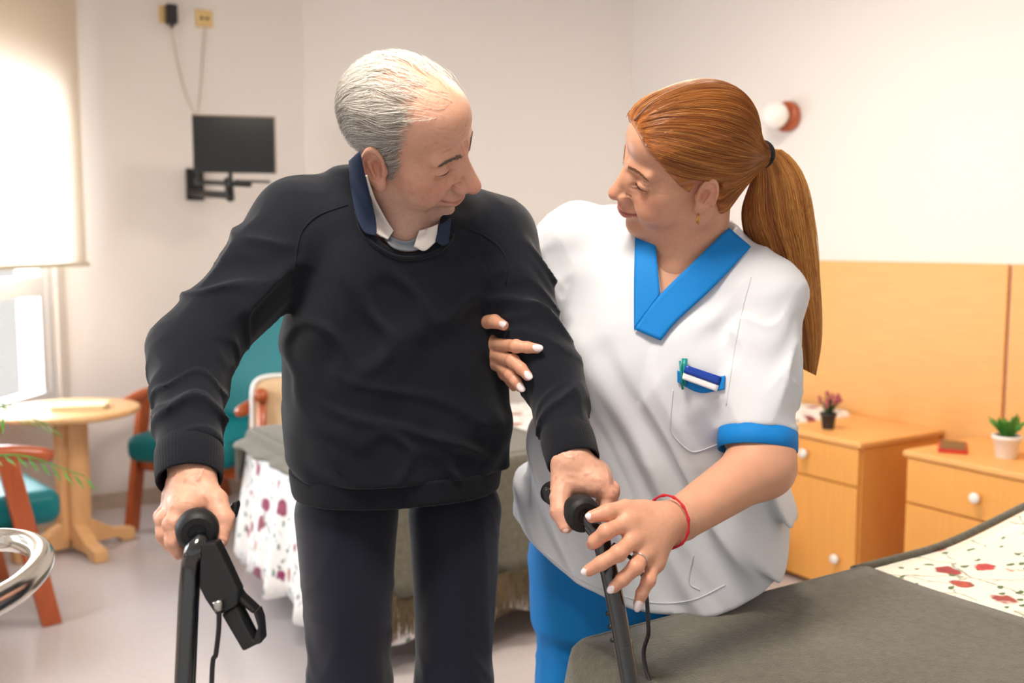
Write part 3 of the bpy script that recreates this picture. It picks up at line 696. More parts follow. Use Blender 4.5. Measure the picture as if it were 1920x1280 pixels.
def face_sdf(q, d, k):
    fat, jaw, nl, age = k['fat'], k['jaw'], k['nose'], k['age']; x, y, z = q[:, 0], q[:, 1], q[:, 2]
    d = smin(d, ell(q, (.072 + .006 * jaw, 0, -.098 - .006 * jaw), (.020, .020 + .004 * jaw, .018 + .002 * jaw)), .016)   # chin
    d = smin(d, ell(q, (.050, .043, -.014), (.026, .024, .022)), .02)              # cheekbone
    d = smin(d, ell(q, (.052, .034, -.046), (.028 + .006 * fat, .026 + .006 * fat, .028)), .02)   # cheek
    d = smin(d, ell(q, (.070, 0, -.040), (.027, .030, .040)), .016)                # upper jaw
    d = smin(d, cone(q, (.0870, .008, .0265), (.074, .043, .0270), .0105 + .002 * age, .0095 + .002 * age), .010)   # brow ridge
    d = smax(d, -ell(q, (.1065, .0375, .005), (.020, .0155, .0115)), .012)            # eye socket
    d = smin(d, ell(q, (.090, 0, -.060), (.0125, .025, .017)), .012)                # mouth mound
    # nose
    d = smin(d, cone(q, (.078, .012, .004), (.084, .014, -.020), .011, .012), .010)
    d = smin(d, cone(q, (.090, 0, .020), (.106 + .008 * nl, 0, -.016), .0085, .0095 + .001 * nl), .010)
    d = smin(d, ell(q, (.110 + .009 * nl, 0, -.027), (.0135, .0115 + .0015 * nl, .0115 + .001 * nl)), .008)
    d = smin(d, ell(q, (.101 + .004 * nl, .0130, -.031), (.0120, .0080, .0092)), .005)
    d = smin(d, ell(q, (.090, .010, -.010), (.014, .012, .024)), .008)
    d = d + .0016 * np.exp(-((np.hypot((x - .102 - .004 * nl) / 1.25, z + .031) - .0105) / .0016) ** 2) * (x < .101 + .004 * nl) * np.clip((y - .010) / .004, 0, 1) * (y < .024)
    d = smax(d, -ell(q, (.109 + .005 * nl, .0070, -.0425), (.005, .0034, .006)), .004)
    # closed-down lids over the eyeball, an almond slit left open
    d = smin(d, ell(q, (.0768, .0320, .0055), (.0130, .0150, .0125)), .004)
    ez = .0025 + k.get('eyez', 0.) - 14. * (y - .031) ** 2
    dl = np.hypot(np.clip(np.abs(y - .032) - .0105, 0, 1), (z - ez))
    fr = np.clip((x - .066) / .012, 0, 1)
    d = d + fr * k.get('eye', .004) * np.exp(-(dl / .0021) ** 2)
    g = lambda dist, w: np.exp(-(dist / w) ** 2)
    # lid crease above, fold under the eye
    dl2 = np.hypot(np.clip(np.abs(y - .033) - .0125, 0, 1), z - (.0120 - 18. * (y - .031) ** 2)); d = d + fr * .0016 * g(dl2, .0016)
    dl3 = np.hypot(np.clip(np.abs(y - .033) - .012, 0, 1), z - (-.0085 + 14. * (y - .033) ** 2)); d = d + fr * (.0008 + .0018 * age) * g(dl3, .0020)
    # nasolabial fold and marionette line
    dn, t = _line(y, z, (.0205, -.0285), (.0375, -.0630)); d = d + (.0012 + .0026 * age + .001 * fat) * g(dn, .0034) * np.clip((x - .05) / .02, 0, 1)
    cheek = _line(y, z, (.030, -.030), (.045, -.056))[0]; d = d - .0030 * g(cheek, .011) * np.clip((x - .04) / .02, 0, 1)
    if age > .4:
        dm, _ = _line(y, z, (.0355, -.066), (.034, -.092)); d = d + .0022 * g(dm, .0035) * np.clip((x - .045) / .02, 0, 1)
        for i, (zz, am) in enumerate(((.043, .0009), (.054, .0012), (.066, .0009), (.077, .0006))):
            d = d + am * g(z - zz - .004 * np.sin(y * 110 + i), .0016) * np.clip((.048 - y) / .012, 0, 1) * np.clip((x - .05) / .02, 0, 1)
        dv, _ = _line(y, z, (.0065, .022), (.0085, .040)); d = d + .0014 * g(dv, .0018) * np.clip((x - .07) / .01, 0, 1)
        for zz, a_ in ((.010, .5), (.003, .1), (-.004, -.35)):
            dc, _ = _line(x, z, (.066, zz), (.050, zz + a_ * .016)); d = d + .0010 * g(dc, .0012) * np.clip((y - .045) / .008, 0, 1)
        for i in range(3):
            dc, _ = _line(y, z, (.050 + .004 * i, -.020 - .008 * i), (.052 + .004 * i, -.060)); d = d + .0008 * g(dc, .0022) * np.clip((x - .02) / .02, 0, 1)
    else:
        for zz, a_ in ((.008, .35), (.001, .05)):
            dc, _ = _line(x, z, (.066, zz), (.054, zz + a_ * .012)); d = d + .0007 * g(dc, .0012) * np.clip((y - .045) / .008, 0, 1)
    # lips with the mouth line between, corners drawn up in a smile
    lp = k.get('lip', 1.); mz = -.0608 + 5.5 * y * y
    ux = np.clip((x - .075) / .012, 0, 1)
    d = d - ux * lp * .0042 * g(z - (mz + .0048), .0040) * np.clip((.0255 - y) / .010, 0, 1)
    d = d - ux * lp * .0050 * g(z - (mz - .0054), .0046) * np.clip((.0240 - y) / .010, 0, 1)
    d = d + ux * .0042 * g(np.hypot(z - mz, np.clip(y - .0275, 0, 1)), .0015)
    d = d + ux * .0030 * g(np.hypot(z - (-.0570), y - .0300), .0042)
    d = d + ux * .0030 * g(np.hypot((z + .0765) * 1.6, y * .4), .0070)
    d = d + ux * .0016 * g(np.hypot(np.clip(np.abs(z + .0475) - .005, 0, 1), y), .0024)
    return d
def ear_sdf(q, d, k):
    c = V3(-.010, .0715, -.004); a = math.radians(10); M = np.array([[math.cos(a), 0, -math.sin(a)], [.0, 1., .0], [math.sin(a), 0, math.cos(a)]])
    b_ = math.radians(-20); M2 = np.array([[math.cos(b_), -math.sin(b_), 0], [math.sin(b_), math.cos(b_), 0], [0, 0, 1]]); Me = M @ M2
    es = k.get('ear', 1.); l = (q - c) @ Me / es
    disc = ell(l, (0, .008, 0), (.0165, .0065, .0310))
    disc = smax(disc, -ell(l, (.003, .0160, -.003), (.0100, .0095, .0170)), .004)
    tt = np.sqrt((np.maximum(np.sqrt((l[:, 0] / .0140) ** 2 + ((l[:, 2] - .002) / .0275) ** 2), 1e-6) - 1) ** 2 * .02 ** 2 + (l[:, 1] - .0125) ** 2) - .0034
    tt = smax(tt, -(l[:, 0] * -.5 + l[:, 2] + .012), .008)
    ear = smin(disc, tt, .0025)
    ear = smin(ear, ell(l, (.006, .0085, -.027), (.0080, .0048, .0105)), .006)       # lobe
    ear = smin(ear, cone(l, (.000, .0110, -.013), (-.006, .0125, .011), .0020, .0020), .004)  # antihelix
    ear = smin(ear, ell(l, (.0130, .0085, -.005), (.0045, .0045, .0065)), .004)       # tragus
    return smin(d, ear * es, .004)
def head_color(p, k):
    """skin colour in head space"""
    n = len(p); col = np.tile(np.array(k['skin']), (n, 1)); y = np.abs(p[:, 1]); x, z = p[:, 0], p[:, 2]
    def blob(cx, cy, cz, r): return np.exp(-(((x - cx) ** 2 + (y - cy) ** 2 + (z - cz) ** 2) / r ** 2))
    red = np.array(k['red']); w = np.clip(.75 * blob(.07, .042, -.03, .028) + .7 * blob(.122, 0, -.028, .018) + .9 * blob(-.015, .082, 0, .03) * .8 + .4 * blob(.09, .0, .03, .02), 0, 1) * k.get('ruddy', .5)
    nz = vnoise(p * 90) * .5 + vnoise(p * 210) * .5
    w = np.clip(w + .12 * nz * k['age'], 0, 1); col = col * (1 - w[:, None]) + red * w[:, None]
    # lips
    mz = z + .0608 - 5.5 * y * y; lz = np.exp(-((mz + .0004) / (.0088 * np.sqrt(np.clip(1 - (y / .0275) ** 2, 1e-4, 1)))) ** 4) * (x > .078) * (y < .0275); lw = lz * k.get('lipw', .8)
    col = col * (1 - lw[:, None]) + np.array(k['lipc']) * lw[:, None]
    if k['age'] > .4:
        st = np.clip(1.3 * np.exp(-(((z + .085) / .045) ** 2)) * (x > -.01) * (z < -.03), 0, 1) * (.35 + .25 * vnoise(p * 700)) * (1 - lz)
        col = col * (1 - st[:, None]) + np.array([.32, .27, .25]) * st[:, None]
        sp = np.clip((vnoise(p * 110 + 3.3) - .6) * 3, 0, .22); col = col * (1 - sp[:, None]) + np.array([.40, .17, .09]) * sp[:, None]
    col *= (1 + .04 * vnoise(p * 300))[:, None]
    return np.clip(col, 0, 1)
class Pose:
    def __init__(s, pos, fwd, left, up, size=1.):
        s.o = np.array(pos); R_ = np.array([fwd, left, up]).T; u, _, v = np.linalg.svd(R_); s.R = u @ v; s.s = size
    def loc(s, w): return (w - s.o) @ s.R / s.s
    def wld(s, l): return s.o + (np.asarray(l) * s.s) @ s.R.T
M_skin_m = material('skin_elderly', (.8, .5, .4), .48, attr='Col', sub=.12, bump=.14, bscale=480, spec=.4)
M_skin_w = material('skin_smooth', (.8, .5, .4), .45, attr='Col', sub=.12, bump=.05, bscale=600, spec=.4)
SK_M = dict(fat=.35, jaw=.5, nose=1.0, age=1.0, eye=.0034, eyez=.0005, ear=1.12, skin=(.67, .365, .255), red=(.60, .21, .15), ruddy=.65, lipc=(.48, .19, .16), lipw=.6, lip=.75)
SK_W = dict(fat=1.0, jaw=.1, nose=.30, age=.15, eye=.0036, eyez=-.002, ear=1.0, skin=(.67, .345, .222), red=(.62, .215, .15), ruddy=.5, lipc=(.48, .14, .13), lipw=.85, lip=1.1)
HM = Pose((-.1599, 1.528, 1.4342), (.882, -.225, -.415), (.441, .703, .557), (.166, -.674, .719), 1.0)
HW = Pose((.275, 1.612, 1.4019), (-.968, -.161, -.191), (.245, -.761, -.601), (-.049, -.629, .776), 1.0)
def eyeball(parent, pose, side):
    V, F = lathe_vf([(.0121 * math.sin(a), .0121 * -math.cos(a)) for a in np.linspace(.02, math.pi - .02, 18)], 24)
    V = np.array(V); V = np.stack([V[:, 2], V[:, 0], V[:, 1]], 1)        # pole to +x
    r = np.linalg.norm(V[:, 1:], axis=1); col = np.where((r < .0058)[:, None] & (V[:, 0] > 0)[:, None], np.array([.10, .06, .035]), np.array([.78, .72, .68])); col = np.where(((r < .0024) & (V[:, 0] > 0))[:, None], .01, col)
    W_ = pose.wld(V + np.array([.0745, side * .0315, .0055]))
    m = material('eye_surface', (.8, .8, .8), .08, attr='Col'); o = mesh('eye', [tuple(v) for v in W_], F, m, parent, True, col=col); return o
def hair_walk(pose, fn, roots, dirs_fn, n, step, lift):
    """grow strands over the head surface; roots (S,3) in head space"""
    p = roots.copy(); out = [p.copy()]
    for i in range(n - 1):
        d = dirs_fn(p, i / (n - 1)); g = grad(fn, p, 8e-4); g /= np.linalg.norm(g, axis=1, keepdims=True) + 1e-9
        d = d - g * (d * g).sum(1, keepdims=True) * .95; d /= np.linalg.norm(d, axis=1, keepdims=True) + 1e-9
        p = p + d * step[:, None]; dist = fn(p); tgt = lift * (1.0 + 1.2 * (i + 1) / n)
        p = p + g * (tgt - dist)[:, None] * .9; out.append(p.copy())
    return np.stack(out, 1)
def scalp_roots(fn, mask, n, rng, box_):
    """random points on the zero surface with mask(p)"""
    out = []; tot = 0
    while tot < n:
        u = rng.normal(size=(n * 2, 3)); u /= np.linalg.norm(u, axis=1, keepdims=True); c = np.array([-.012, 0, .03]); t = np.full(len(u), .14)
        for _ in range(14): t -= fn(c + u * t[:, None]) * .9
        p = c + u * t[:, None]; p = p[mask(p) > rng.random(len(p))]; out.append(p); tot += len(p)
        if not len(p): break
    return np.concatenate(out)[:n]

def frontal(fn, y, z, off=0., x0=.15):
    """point of the face surface at frontal position (y, z), head space"""
    x = np.full(len(y), x0)
    for _ in range(40): x = x - np.clip(fn(np.stack([x, y, z], 1)) - off, -.02, .02) * .8
    return np.stack([x, y, z], 1)
def add_brow_lash(parent, pose, fn, k, rng, browcol, lashcol, nb=130, thick=.0006, bw=.0045):
    mb = material('brow_hair_' + parent.name, browcol, .6); ml = material('eyelash_' + parent.name, lashcol, .5)
    for s in (-1, 1):
        t = rng.random(nb); y = .010 + .040 * t; z = .0255 + .0060 * np.sin(t * 2.4) - .004 * t + rng.normal(0, 1, nb) * bw * .5 * (1 - .55 * t)
        root = frontal(fn, s * y, z, .0002)
        dirs = np.stack([-.45 * t + .35, s * (.75 + .2 * t), .55 - .85 * t], 1) + rng.normal(0, .05, (nb, 3)); dirs /= np.linalg.norm(dirs, axis=1, keepdims=True)
        L_ = rng.uniform(.005, .0085, nb)[:, None]; pts = []
        for f in np.linspace(0, 1, 5):
            q = root + dirs * L_ * f; g = grad(fn, q, 8e-4); q = q + g * ((.0004 + .0006 * f) - fn(q))[:, None]; pts.append(pose.wld(q))
        V, Q = strands(np.stack(pts, 1), thick, 3); mesh('eyebrow', V, Q, mb, parent, True)
        yy = np.linspace(.0225, .0445, 22); ez = .0030 + k.get('eyez', 0.) - 14. * (yy - .031) ** 2
        c = frontal(fn, s * yy, ez + .0012, .0004); V, F = tube_vf(pose.wld(c), .0003 + .0013 * np.sin(np.linspace(.1, 3.0, 22)), 6); mesh('lash_line', V, F, ml, parent, True)
        n = 26; yy = rng.uniform(.021, .0465, n); ez = .0033 + k.get('eyez', 0.) - 14. * (yy - .031) ** 2; c = frontal(fn, s * yy, ez, .0003)
        dd = np.stack([np.full(n, .8), s * (yy - .030) * 28, np.full(n, -.25)], 1); pts = [pose.wld(c + dd * k.get('lash', .004) * f + np.array([0, 0, .0025]) * f * f) for f in np.linspace(0, 1, 5)]
        V, Q = strands(np.stack(pts, 1), .0003, 3); mesh('eyelashes', V, Q, ml, parent, True)
# ------------------------------------------------------------------ figure helpers
def own(o, root): o.parent = root; o.matrix_parent_inverse = Matrix.Translation(-Vector(root.location)); return o
def zloft(stations, lat):
    """torso given by (px, py, depth, half width px, half depth m) from the hips up; returns sdf(w, inset)"""
    C = np.array([P(a, b, c) for a, b, c, _, _ in stations]); lat = np.array(lat, float); lat /= np.linalg.norm(lat); nrm = np.array([-lat[1], lat[0]])
    A = np.array([h * c / FPX / lat[0] for a, b, c, h, _ in stations]); D = np.array([e for *_, e in stations]); o = np.argsort(C[:, 2]); C, A, D = C[o], A[o], D[o]
    zz = C[:, 2]; zf = np.linspace(zz[0], zz[-1], 80); ker = np.ones(9) / 9
    def sm(v): f = np.interp(zf, zz, v); return np.convolve(np.pad(f, 4, 'edge'), ker, 'valid')
    T = [sm(C[:, 0]), sm(C[:, 1]), sm(A), sm(D)]
    def fn(w, inset=0.):
        cx, cy, a, b = [np.interp(w[:, 2], zf, t) for t in T]; a = a - inset; b = b - inset
        dx, dy = w[:, 0] - cx, w[:, 1] - cy; x = dx * lat[0] + dy * lat[1]; y = dx * nrm[0] + dy * nrm[1]
        r = (np.abs(x / a) ** 2.35 + np.abs(y / b) ** 2.35) ** (1 / 2.35)
        d = (r - 1) * np.minimum(a, b) * .92
        return smax(d, np.maximum(w[:, 2] - zz[-1], zz[0] - w[:, 2]), .02)
    fn.coords = lambda w: ((w[:, 0] - np.interp(w[:, 2], zf, T[0])) * lat[0] + (w[:, 1] - np.interp(w[:, 2], zf, T[1])) * lat[1], (w[:, 0] - np.interp(w[:, 2], zf, T[0])) * nrm[0] + (w[:, 1] - np.interp(w[:, 2], zf, T[1])) * nrm[1])
    return fn
def limb_folds(w, a, b, freq, amp, seed, twist=1.2):
    """crease pattern around a limb from a to b"""
    a = np.asarray(a); b = np.asarray(b); ax = b - a; L = np.linalg.norm(ax); ax = ax / L; s = (w - a) @ ax
    e1 = np.cross(ax, [0, 1., .1]); e1 /= np.linalg.norm(e1); e2 = np.cross(ax, e1)
    x, y = (w - a) @ e1, (w - a) @ e2
    q = np.stack([s * freq + x * twist * freq * .6 + seed, x * 9 + seed * 1.7, y * 9], 1)
    q[:, 0] += .8 * vnoise(np.stack([s * 9 + seed, x * 14, y * 14], 1))
    r = np.clip(1 - np.abs(vnoise(q)) * 2.0, 0, 1); r2 = np.clip(1 - np.abs(vnoise(q * np.array([1.9, 1.3, 1.3]) + 7.7)) * 2.2, 0, 1)
    return amp * (r ** 1.7 + .5 * r2 ** 1.7 - .35) * np.clip(1.25 - 2.0 * np.abs(s / L - .55), .4, 1)
def folded(w, base, a, b, freq, amp, seed, twist):
    m = np.abs(base) < .045
    if m.any(): base = base.copy(); base[m] -= limb_folds(w[m], a, b, freq, amp, seed, twist)
    return base
def resample(pts, n):
    pts = catmull(pts, 12) if len(pts) > 2 else np.array(pts, float); s = np.concatenate([[0], np.cumsum(np.linalg.norm(np.diff(pts, axis=0), axis=1))]); t = np.linspace(0, s[-1], n)
    return np.stack([np.interp(t, s, pts[:, i]) for i in range(pts.shape[1])], 1)
def strip(name, ea, eb, fn, off, mat, root, thick=.0022, n=36, m=9, d0=1.0, soft=0., bulge=0.):
    """a sewn-on piece: quad between two picture edges, laid on the cloth surface"""
    A, B = resample(ea, n), resample(eb, n); t = np.linspace(0, 1, m)
    G = A[:, None] * (1 - t)[None, :, None] + B[:, None] * t[None, :, None]; G = G.reshape(-1, 2)
    q, dep = trace(fn, G[:, 0], G[:, 1], d0, 2.4, off)
    if soft:
        D = dep.reshape(n, m)
        for _ in range(int(soft)):
            Dp = np.pad(D, 1, 'edge'); D = (Dp[:-2, 1:-1] + Dp[2:, 1:-1] + Dp[1:-1, :-2] + Dp[1:-1, 2:] + D * 2) / 6
        D = D - bulge * np.sin(np.pi * t)[None, :]
        dep = D.ravel(); r = _F[None] - _U[None] * ((G[:, 1] - 640) / FPX)[:, None] + _X[None] * ((G[:, 0] - 960) / FPX)[:, None]; q = _O + r * dep[:, None]
    F = [(i * m + j, i * m + j + 1, (i + 1) * m + j + 1, (i + 1) * m + j) for i in range(n - 1) for j in range(m - 1)]
    o = mesh(name, [tuple(v) for v in q], F, mat, None, True); md = o.modifiers.new('s', 'SOLIDIFY'); md.thickness = thick; md.offset = 0
    return own(o, root) if root is not None else o
class Hand:
    """fingers: list of 4-point chains [mcp,pip,dip,tip]; thumb: [cmc,mcp,ip,tip]"""
    def __init__(s, wrist, fore, fingers, thumb, r=.0098, rw=.027, rt=.0125, rp=.015, age=0., flat=None):
        s.w, s.fo, s.f, s.t, s.r, s.rw, s.rt, s.rp, s.age = np.array(wrist), np.array(fore), fingers, thumb, r, rw, rt, rp, age
    def sdf(s, p):
        r = s.r; d = cone(p, s.fo, s.w, s.rw * 1.12, s.rw)
        for i, f in enumerate(s.f):
            b = s.w + (f[0] - s.w) * .22
            d = smin(d, cone(p, b, f[0], s.rp * 1.1, s.rp * .92), .014)
        d = smin(d, cone(p, s.w + (s.t[0] - s.w) * .3, s.t[0], s.rp * 1.1, s.rt * 1.25), .016)
        d = smin(d, cone(p, (s.t[0] + s.t[1]) / 2, s.f[0][0], s.rt * .75, s.rp * .75), .016)
        F = None
        for i, f in enumerate(s.f):
            k = (1., 1.03, .98, .86)[i] * r
            c = chain(p, f, [k * 1.06, k, k * .92, k * .78], .003)
            c = smin(c, sph(p, f[1], k * 1.06), .004)
            if s.age: c = c + .0006 * s.age * np.sin(2600 * np.linalg.norm(p - f[1], axis=1)) * np.exp(-(np.linalg.norm(p - f[1], axis=1) / .011) ** 2)
            F = c if F is None else smin(F, c, .0012)
        F = smin(F, chain(p, s.t, [s.rt * 1.3, s.rt * 1.1, s.rt, s.rt * .74], .004), .0012)
        d = smin(d, F, .0065)
        if s.age:
            d = d - .0007 * s.age * np.clip(1 - np.abs(vnoise(p * np.array([60, 38, 50.]))) * 4, 0, 1)
            d = d + .0004 * s.age * vnoise(p * 130)
        return d
    def bounds(s):
        a = np.concatenate([np.array(s.f).reshape(-1, 3), np.array(s.t), [s.w, s.fo]]); return a.min(0) - .035, a.max(0) + .035
    def color(s, V, k):
        col = np.tile(np.array(k['skin']) * 1.0, (len(V), 1)); w = np.zeros(len(V))
        for f in s.f:
            for q, a in ((f[0], .5), (f[1], .75), (f[2], .4), (f[3], .5)): w = np.maximum(w, a * np.exp(-(np.linalg.norm(V - q, axis=1) / (s.r * 1.15)) ** 2))
        for q in s.t[1:]: w = np.maximum(w, .5 * np.exp(-(np.linalg.norm(V - q, axis=1) / (s.rt * 1.2)) ** 2))
        w *= .6; col = col * (1 - w[:, None]) + np.array(k['red']) * w[:, None]
        if s.age:
            sp = np.clip((vnoise(V * 120 + 1.3) - .45) * 2, 0, .4); col = col * (1 - sp[:, None]) + np.array([.42, .18, .13]) * sp[:, None]
        return np.clip(col * (1 + .05 * vnoise(V * 260))[:, None], 0, 1)
def nail(root, tip, dip, nrm, r, mat, ln=1.15):
    """flattened shield lying on a fingertip, nrm: outward direction of the back of the finger"""
    a = np.array(tip) - np.array(dip); a /= np.linalg.norm(a); n = np.array(nrm, float); n -= a * (n @ a); n /= np.linalg.norm(n); b = np.cross(a, n)
    c = np.array(tip) - a * r * .05 + n * r * .66
    V, F = lathe_vf([(math.sin(t), -math.cos(t)) for t in np.linspace(.03, math.pi - .03, 10)], 16); V = np.array(V)
    sx = np.sign(V[:, 0]) * np.abs(V[:, 0]) ** .75
    W_ = c + (sx * r * ln)[:, None] * a + (V[:, 1] * r * .74)[:, None] * b + ((V[:, 2] * .34 - .25 * V[:, 1] ** 2) * r)[:, None] * n
    return own(mesh('fingernail', [tuple(v) for v in W_], F, mat, None, True), root)
def Z(ox, oy, sc): return lambda x, y, d: P(ox + x / sc, oy + y / sc, d)
def body_core(fn, lo, hi, h=.011): return sdf_mesh(fn, lo, hi, h)
# ------------------------------------------------------------------ the man
man = thing('person', 'stooping person with short grey hair, navy sweatshirt and dark trousers, gripping the walker', 'person', tuple(P(745, 1000, 1.70) * np.array([1, 1, 0])))
M_navy = material('navy_jersey', srgb(19, 23, 32), .88, bump=.16, bscale=900, var=.10, vscale=40, sheen=.12, spec=.18)
M_navyrib = material('navy_rib', srgb(18, 20, 28), .9, bump=.3, bscale=700, sheen=.1, spec=.2)
M_trs = material('dark_navy_trousers', srgb(13, 16, 33), .75, bump=.1, bscale=800, sheen=.2, spec=.25)
M_collar = material('navy_polo_collar', srgb(24, 42, 70), .85, bump=.25, bscale=900)
M_shirt = material('white_shirt', srgb(226, 220, 216), .8, bump=.15, bscale=700)
M_shirt2 = material('grey_checked_shirt', srgb(128, 134, 144), .8, bump=.15, bscale=700, var=.25, vscale=60)
neckM = P(750, 400, 1.60)
def man_head_w(w):
    d = head_sdf(HM.loc(w), SK_M) * HM.s
    a = HM.wld((-.030, 0, -.035)); a2 = HM.wld((.018, 0, -.075))
    nk_ = smin(cone(w, a, neckM, .050, .060), cone(w, a2, P(762, 440, 1.565), .028, .042), .04)
    nk_ = nk_ + .0010 * (1 - np.abs(vnoise(w * np.array([14, 14, 60]))) * 1.5)
    return smin(d, nk_, .022)
lo = HM.o - .19; hi = HM.o + .17; lo[2] -= .06; hi[1] += .02
headM = sdf_mesh(man_head_w, lo, hi, .0017)
# torso and sleeves of the sweatshirt
latM = (.955, .30)
torsoM = zloft([(745, 960, 1.705, 172, .122), (744, 880, 1.70, 184, .130), (744, 780, 1.69, 190, .140), (740, 680, 1.675, 189, .140), (735, 600, 1.66, 186, .135), (738, 520, 1.645, 188, .128), (742, 440, 1.63, 182, .112), (748, 385, 1.62, 128, .088), (752, 335, 1.62, 80, .06)], latM)
SRm, ERm, WRm = P(566, 425, 1.585), P(356, 664, 1.475), P(355, 848, 1.365)
SLm, ELm, WLm = P(925, 448, 1.675), P(1031, 702, 1.59), P(1063, 820, 1.512)
CRm = WRm; CLm = WLm
def sweater(w):
    d = torsoM(w)
    sh = smin(cone(w, P(690, 385, 1.63), SRm, .062, .078), cone(w, P(800, 395, 1.65), SLm, .058, .072), .03)
    z = w[:, 2]; m = np.abs(d) < .05
    if m.any():
        x, y = torsoM.coords(w[m]); zm = z[m]
        n1 = vnoise(np.stack([x * 7 + (zm - 1.0) * 7, y * 4, zm * 5 - x * 5], 1)); n2 = vnoise(np.stack([x * 13 - zm * 9 + 4, y * 6 + 9, zm * 12 + x * 10], 1))
        low = np.clip((1.12 - zm) / .2, 0, 1); hf = 1 - np.abs(vnoise(np.stack([x * 4 + 3.1, y * 4, zm * 17 + x * 8 + .6 * n1], 1))) * 2
        d[m] = d[m] - .009 * np.exp(-(n1 / .30) ** 2) - .0055 * np.exp(-(n2 / .28) ** 2) - low * .008 * np.clip(hf, 0, 1) * np.clip((zm - .90) / .05, 0, 1) * np.clip((.17 - np.abs(x)) / .05, .15, 1)
    d = smin(d, sh, .035)
    ra = smin(folded(w, cone(w, SRm, ERm, .075, .055), SRm, ERm, 14, .0120, 1.3, .9), folded(w, cone(w, ERm, WRm, .055, .044), ERm, WRm, 19, .0105, 4.1, .5), .03)
    la = smin(folded(w, cone(w, SLm, ELm, .068, .046), SLm, ELm, 15, .0115, 9.3, -1.1), folded(w, cone(w, ELm, WLm, .047, .039), ELm, WLm, 19, .0095, 14.2, .7), .03)
    d = smin(d, ra, .02); d = smin(d, la, .02)
    # neckline hole
    d = smax(d, -cone(w, P(752, 415, 1.545), HM.wld((-.01, 0, -.03)), .060, .066), .008)
    d = smax(d, .898 - z, .005)
    # the sleeves stop at the cuffs
    for E_, W_ in ((ERm, WRm), (ELm, WLm)):
        ax = (W_ - E_) / np.linalg.norm(W_ - E_); t = (w - W_) @ ax; near = np.linalg.norm(w - W_, axis=1) < .12
        d = np.where(near, smax(d, t, .01), d)
    return d
swM = sdf_mesh(sweater, (-.62, 1.20, .84), (.26, 1.88, 1.50), .0046)
own(mesh('sweatshirt', swM[0], swM[1], M_navy, None, True), man)
for E_, W_, r0, r1 in ((ERm, WRm, .0455, .0430), (ELm, WLm, .0410, .0395)):
    ax = (W_ - E_) / np.linalg.norm(W_ - E_); e1 = np.cross(ax, [0, 1, .2]); e1 /= np.linalg.norm(e1); e2 = np.cross(ax, e1); V, F = [], []; K = 168; rows = [(-.012, r0 * .93), (.0, r0 * .99), (.014, r0), (.030, (r0 + r1) / 2), (.044, r1), (.047, r1 * .97), (.045, r1 * .93), (.02, r1 * .92)]
    for s_, r_ in rows:
        for q in range(K): a = 2 * math.pi * q / K; rr = r_ + (.0006 if q % 3 == 0 else 0); V.append(tuple(W_ + ax * s_ + rr * (math.cos(a) * e1 + math.sin(a) * e2)))
    for i in range(len(rows) - 1):
        for q in range(K): F.append((i * K + q, i * K + (q + 1) % K, (i + 1) * K + (q + 1) % K, (i + 1) * K + q))
    own(mesh('cuff', V, F, M_navyrib, None, True), man)
# waistband
def waist(w): return smax(smax(torsoM(w, -.004) - .002 * vnoise(w * 16), w[:, 2] - .904, .004), .860 - w[:, 2], .006)
V, Q = sdf_mesh(waist, (-.45, 1.45, .84), (.1, 1.95, .93), .005); own(mesh('waistband', V, Q, M_navyrib, None, True), man)
# seams of the raglan sleeves and the neckband
def seam(name, pts, fn, r, mat, root, off=.0005, d0=1.2):
    pp = resample(pts, 40); q, _ = trace(fn, pp[:, 0], pp[:, 1], d0, 2.4, off); own(tube(name, q, r, mat, None, 6), root)
seam('seam', [(652, 384), (600, 402), (572, 425), (560, 450), (552, 500), (548, 540)], sweater, .0016, M_navyrib, man)
seam('seam', [(868, 425), (905, 440), (935, 462), (950, 490), (948, 530)], sweater, .0016, M_navyrib, man)
seam('neckband', [(668, 395), (680, 435), (705, 462), (745, 482), (790, 482), (830, 466), (850, 440)], sweater, .0035, M_navyrib, man)
# shirt collars
nsdf = lambda w: smin(sweater(w), man_head_w(w) - .004, .012)
strip('polo_collar', [(674, 284), (684, 325), (695, 372), (704, 408), (706, 434)], [(656, 302), (659, 350), (667, 400), (682, 434), (704, 442)], nsdf, .008, M_collar, man, .004, soft=3)
strip('polo_collar', [(824, 420), (836, 416), (846, 408)], [(816, 452), (830, 460), (841, 456)], nsdf, .008, M_collar, man, .004, soft=3)
strip('shirt_collar', [(688, 328), (703, 372), (722, 408), (738, 432)], [(681, 330), (692, 385), (702, 432), (728, 448)], nsdf, .005, M_shirt, man, .003, soft=3)
strip('shirt_collar', [(786, 432), (802, 428), (821, 420)], [(776, 462), (796, 470), (818, 452)], nsdf, .006, M_shirt, man, .003, soft=3)
strip('shirt_front', [(718, 432), (738, 446), (765, 452), (795, 436)], [(722, 448), (740, 466), (768, 470), (792, 466)], nsdf, .003, M_shirt2, man, .003, soft=3)
